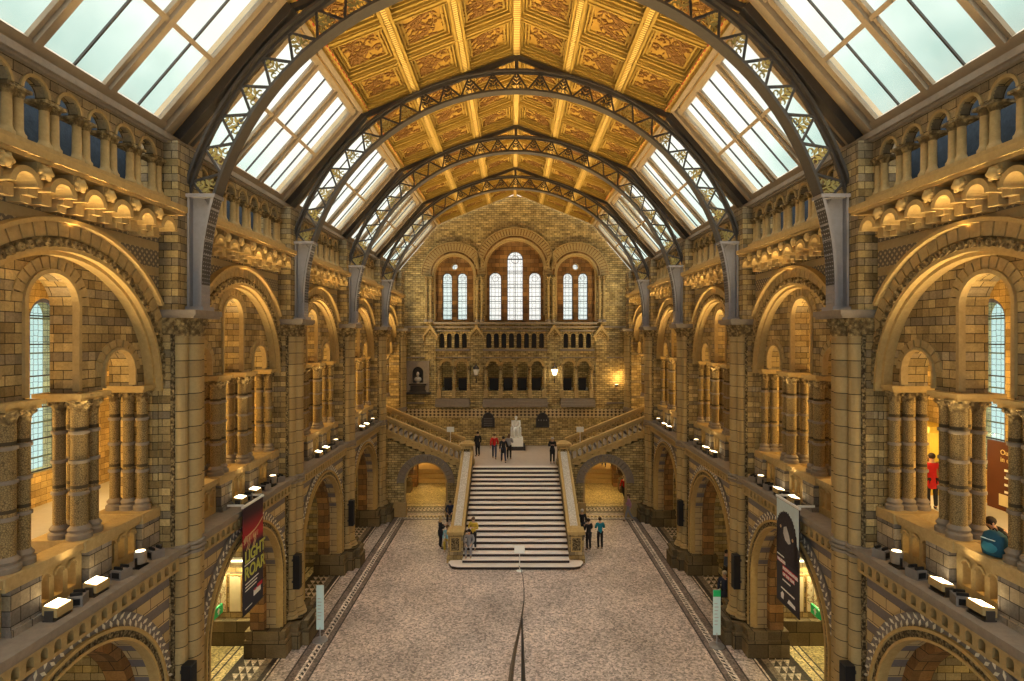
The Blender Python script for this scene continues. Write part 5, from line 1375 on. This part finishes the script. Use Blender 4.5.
# ---- the white seated statue
stt = person(SIT, (.06, 42.95, ZL+.85), pi, 'white marble statue of a seated figure on a pedestal against the landing wall', M_marble, M_marble, (M_marble, 0), coat=True, scale=1.17, cat='statue', name='seated_statue', skinm=M_marble)
q = MB().ball((0, .12, 1.1), (.07, .06, .12), 10, 7); q.obj('beard', M_marble, stt, smooth=True)
c = MB().box(-.3, .3, -.28, .12, 0, .38).box(-.3, .3, -.3, -.2, .3, 1.0).box(-.34, -.26, -.25, .3, .5, .58).box(.26, .34, -.25, .3, .5, .58).box(-.34, -.26, .22, .3, 0, .52).box(.26, .34, .22, .3, 0, .52); c.obj('chair', M_marble, stt)
MB().box(-.36, .36, -.32, .75, -.05, .02).obj('plinth', M_marble, stt)
pd = thing('statue_pedestal', 'stepped pedestal, dark below and pale above, under the white statue', 'pedestal', (.06, 42.7, ZL))
MB().box(-.68, .68, -.75, .8, 0, .28).obj('base', M_dark, pd); MB().box(-.52, .52, -.68, .68, .28, .79).obj('block', M_marble, pd)
# ------------------------------------------------------------------ camera, world
cam = bpy.data.cameras.new('camera'); co = bpy.data.objects.new('camera', cam); COL.objects.link(co)
co.location = (CAMX, 0, HC); co.rotation_euler = (pi/2, 0, 0); cam.sensor_width = 36; cam.lens = 36*FL/1024
cam.shift_x = -(CX-512)/1024; cam.shift_y = -(340.5-CY)/1024; cam.clip_end = 300; cam.clip_start = .05
S.camera = co
w = bpy.data.worlds.new('sky'); S.world = w; w.use_nodes = True; nt = w.node_tree
bg = nt.nodes['Background']; tc = nt.nodes.new('ShaderNodeTexCoord')
nz = nt.nodes.new('ShaderNodeTexNoise'); nz.inputs['Scale'].default_value = 3.0; nz.inputs['Detail'].default_value = 5
nt.links.new(tc.outputs['Generated'], nz.inputs['Vector'])
sx = nt.nodes.new('ShaderNodeSeparateXYZ'); nt.links.new(tc.outputs['Generated'], sx.inputs[0])
def MN(op, a_, b_=None, c_=None):
    n_ = nt.nodes.new('ShaderNodeMath'); n_.operation = op
    for i, v in enumerate((a_, b_, c_)):
        if v is None: continue
        if hasattr(v, 'is_output'): nt.links.new(v, n_.inputs[i])
        else: n_.inputs[i].default_value = v
    return n_.outputs[0]
# overcast sky: bright overhead and along the length of the hall, greener and darker to the sides
tt_ = MN('SUBTRACT', sx.outputs[2], MN('MULTIPLY', MN('ABSOLUTE', sx.outputs[0]), .9))
tt_ = MN('ADD', tt_, MN('MULTIPLY_ADD', nz.outputs['Fac'], .45, -.225))
m2 = MN('DIVIDE', MN('ADD', tt_, .7), 1.7)
rp = nt.nodes.new('ShaderNodeValToRGB'); e = rp.color_ramp.elements
e[0].position = .0; e[0].color = (.17, .19, .19, 1); e[1].position = .95; e[1].color = (1.9, 1.86, 1.8, 1)
for p_, c_ in ((.15, (.16, .18, .175)), (.27, (.085, .10, .09)), (.335, (.095, .132, .12)), (.385, (.165, .188, .174)), (.43, (.195, .19, .175)), (.55, (.27, .26, .24)), (.7, (1.15, 1.13, 1.08))):
    q = e.new(p_); q.color = (*c_, 1)
nt.links.new(m2, rp.inputs[0]); nt.links.new(rp.outputs[0], bg.inputs['Color']); bg.inputs['Strength'].default_value = WORLD*5
S.view_settings.view_transform = 'Standard'; S.view_settings.look = 'None'; S.view_settings.gamma = 1; S.view_settings.use_curve_mapping = False
S.view_settings.exposure = EXPO
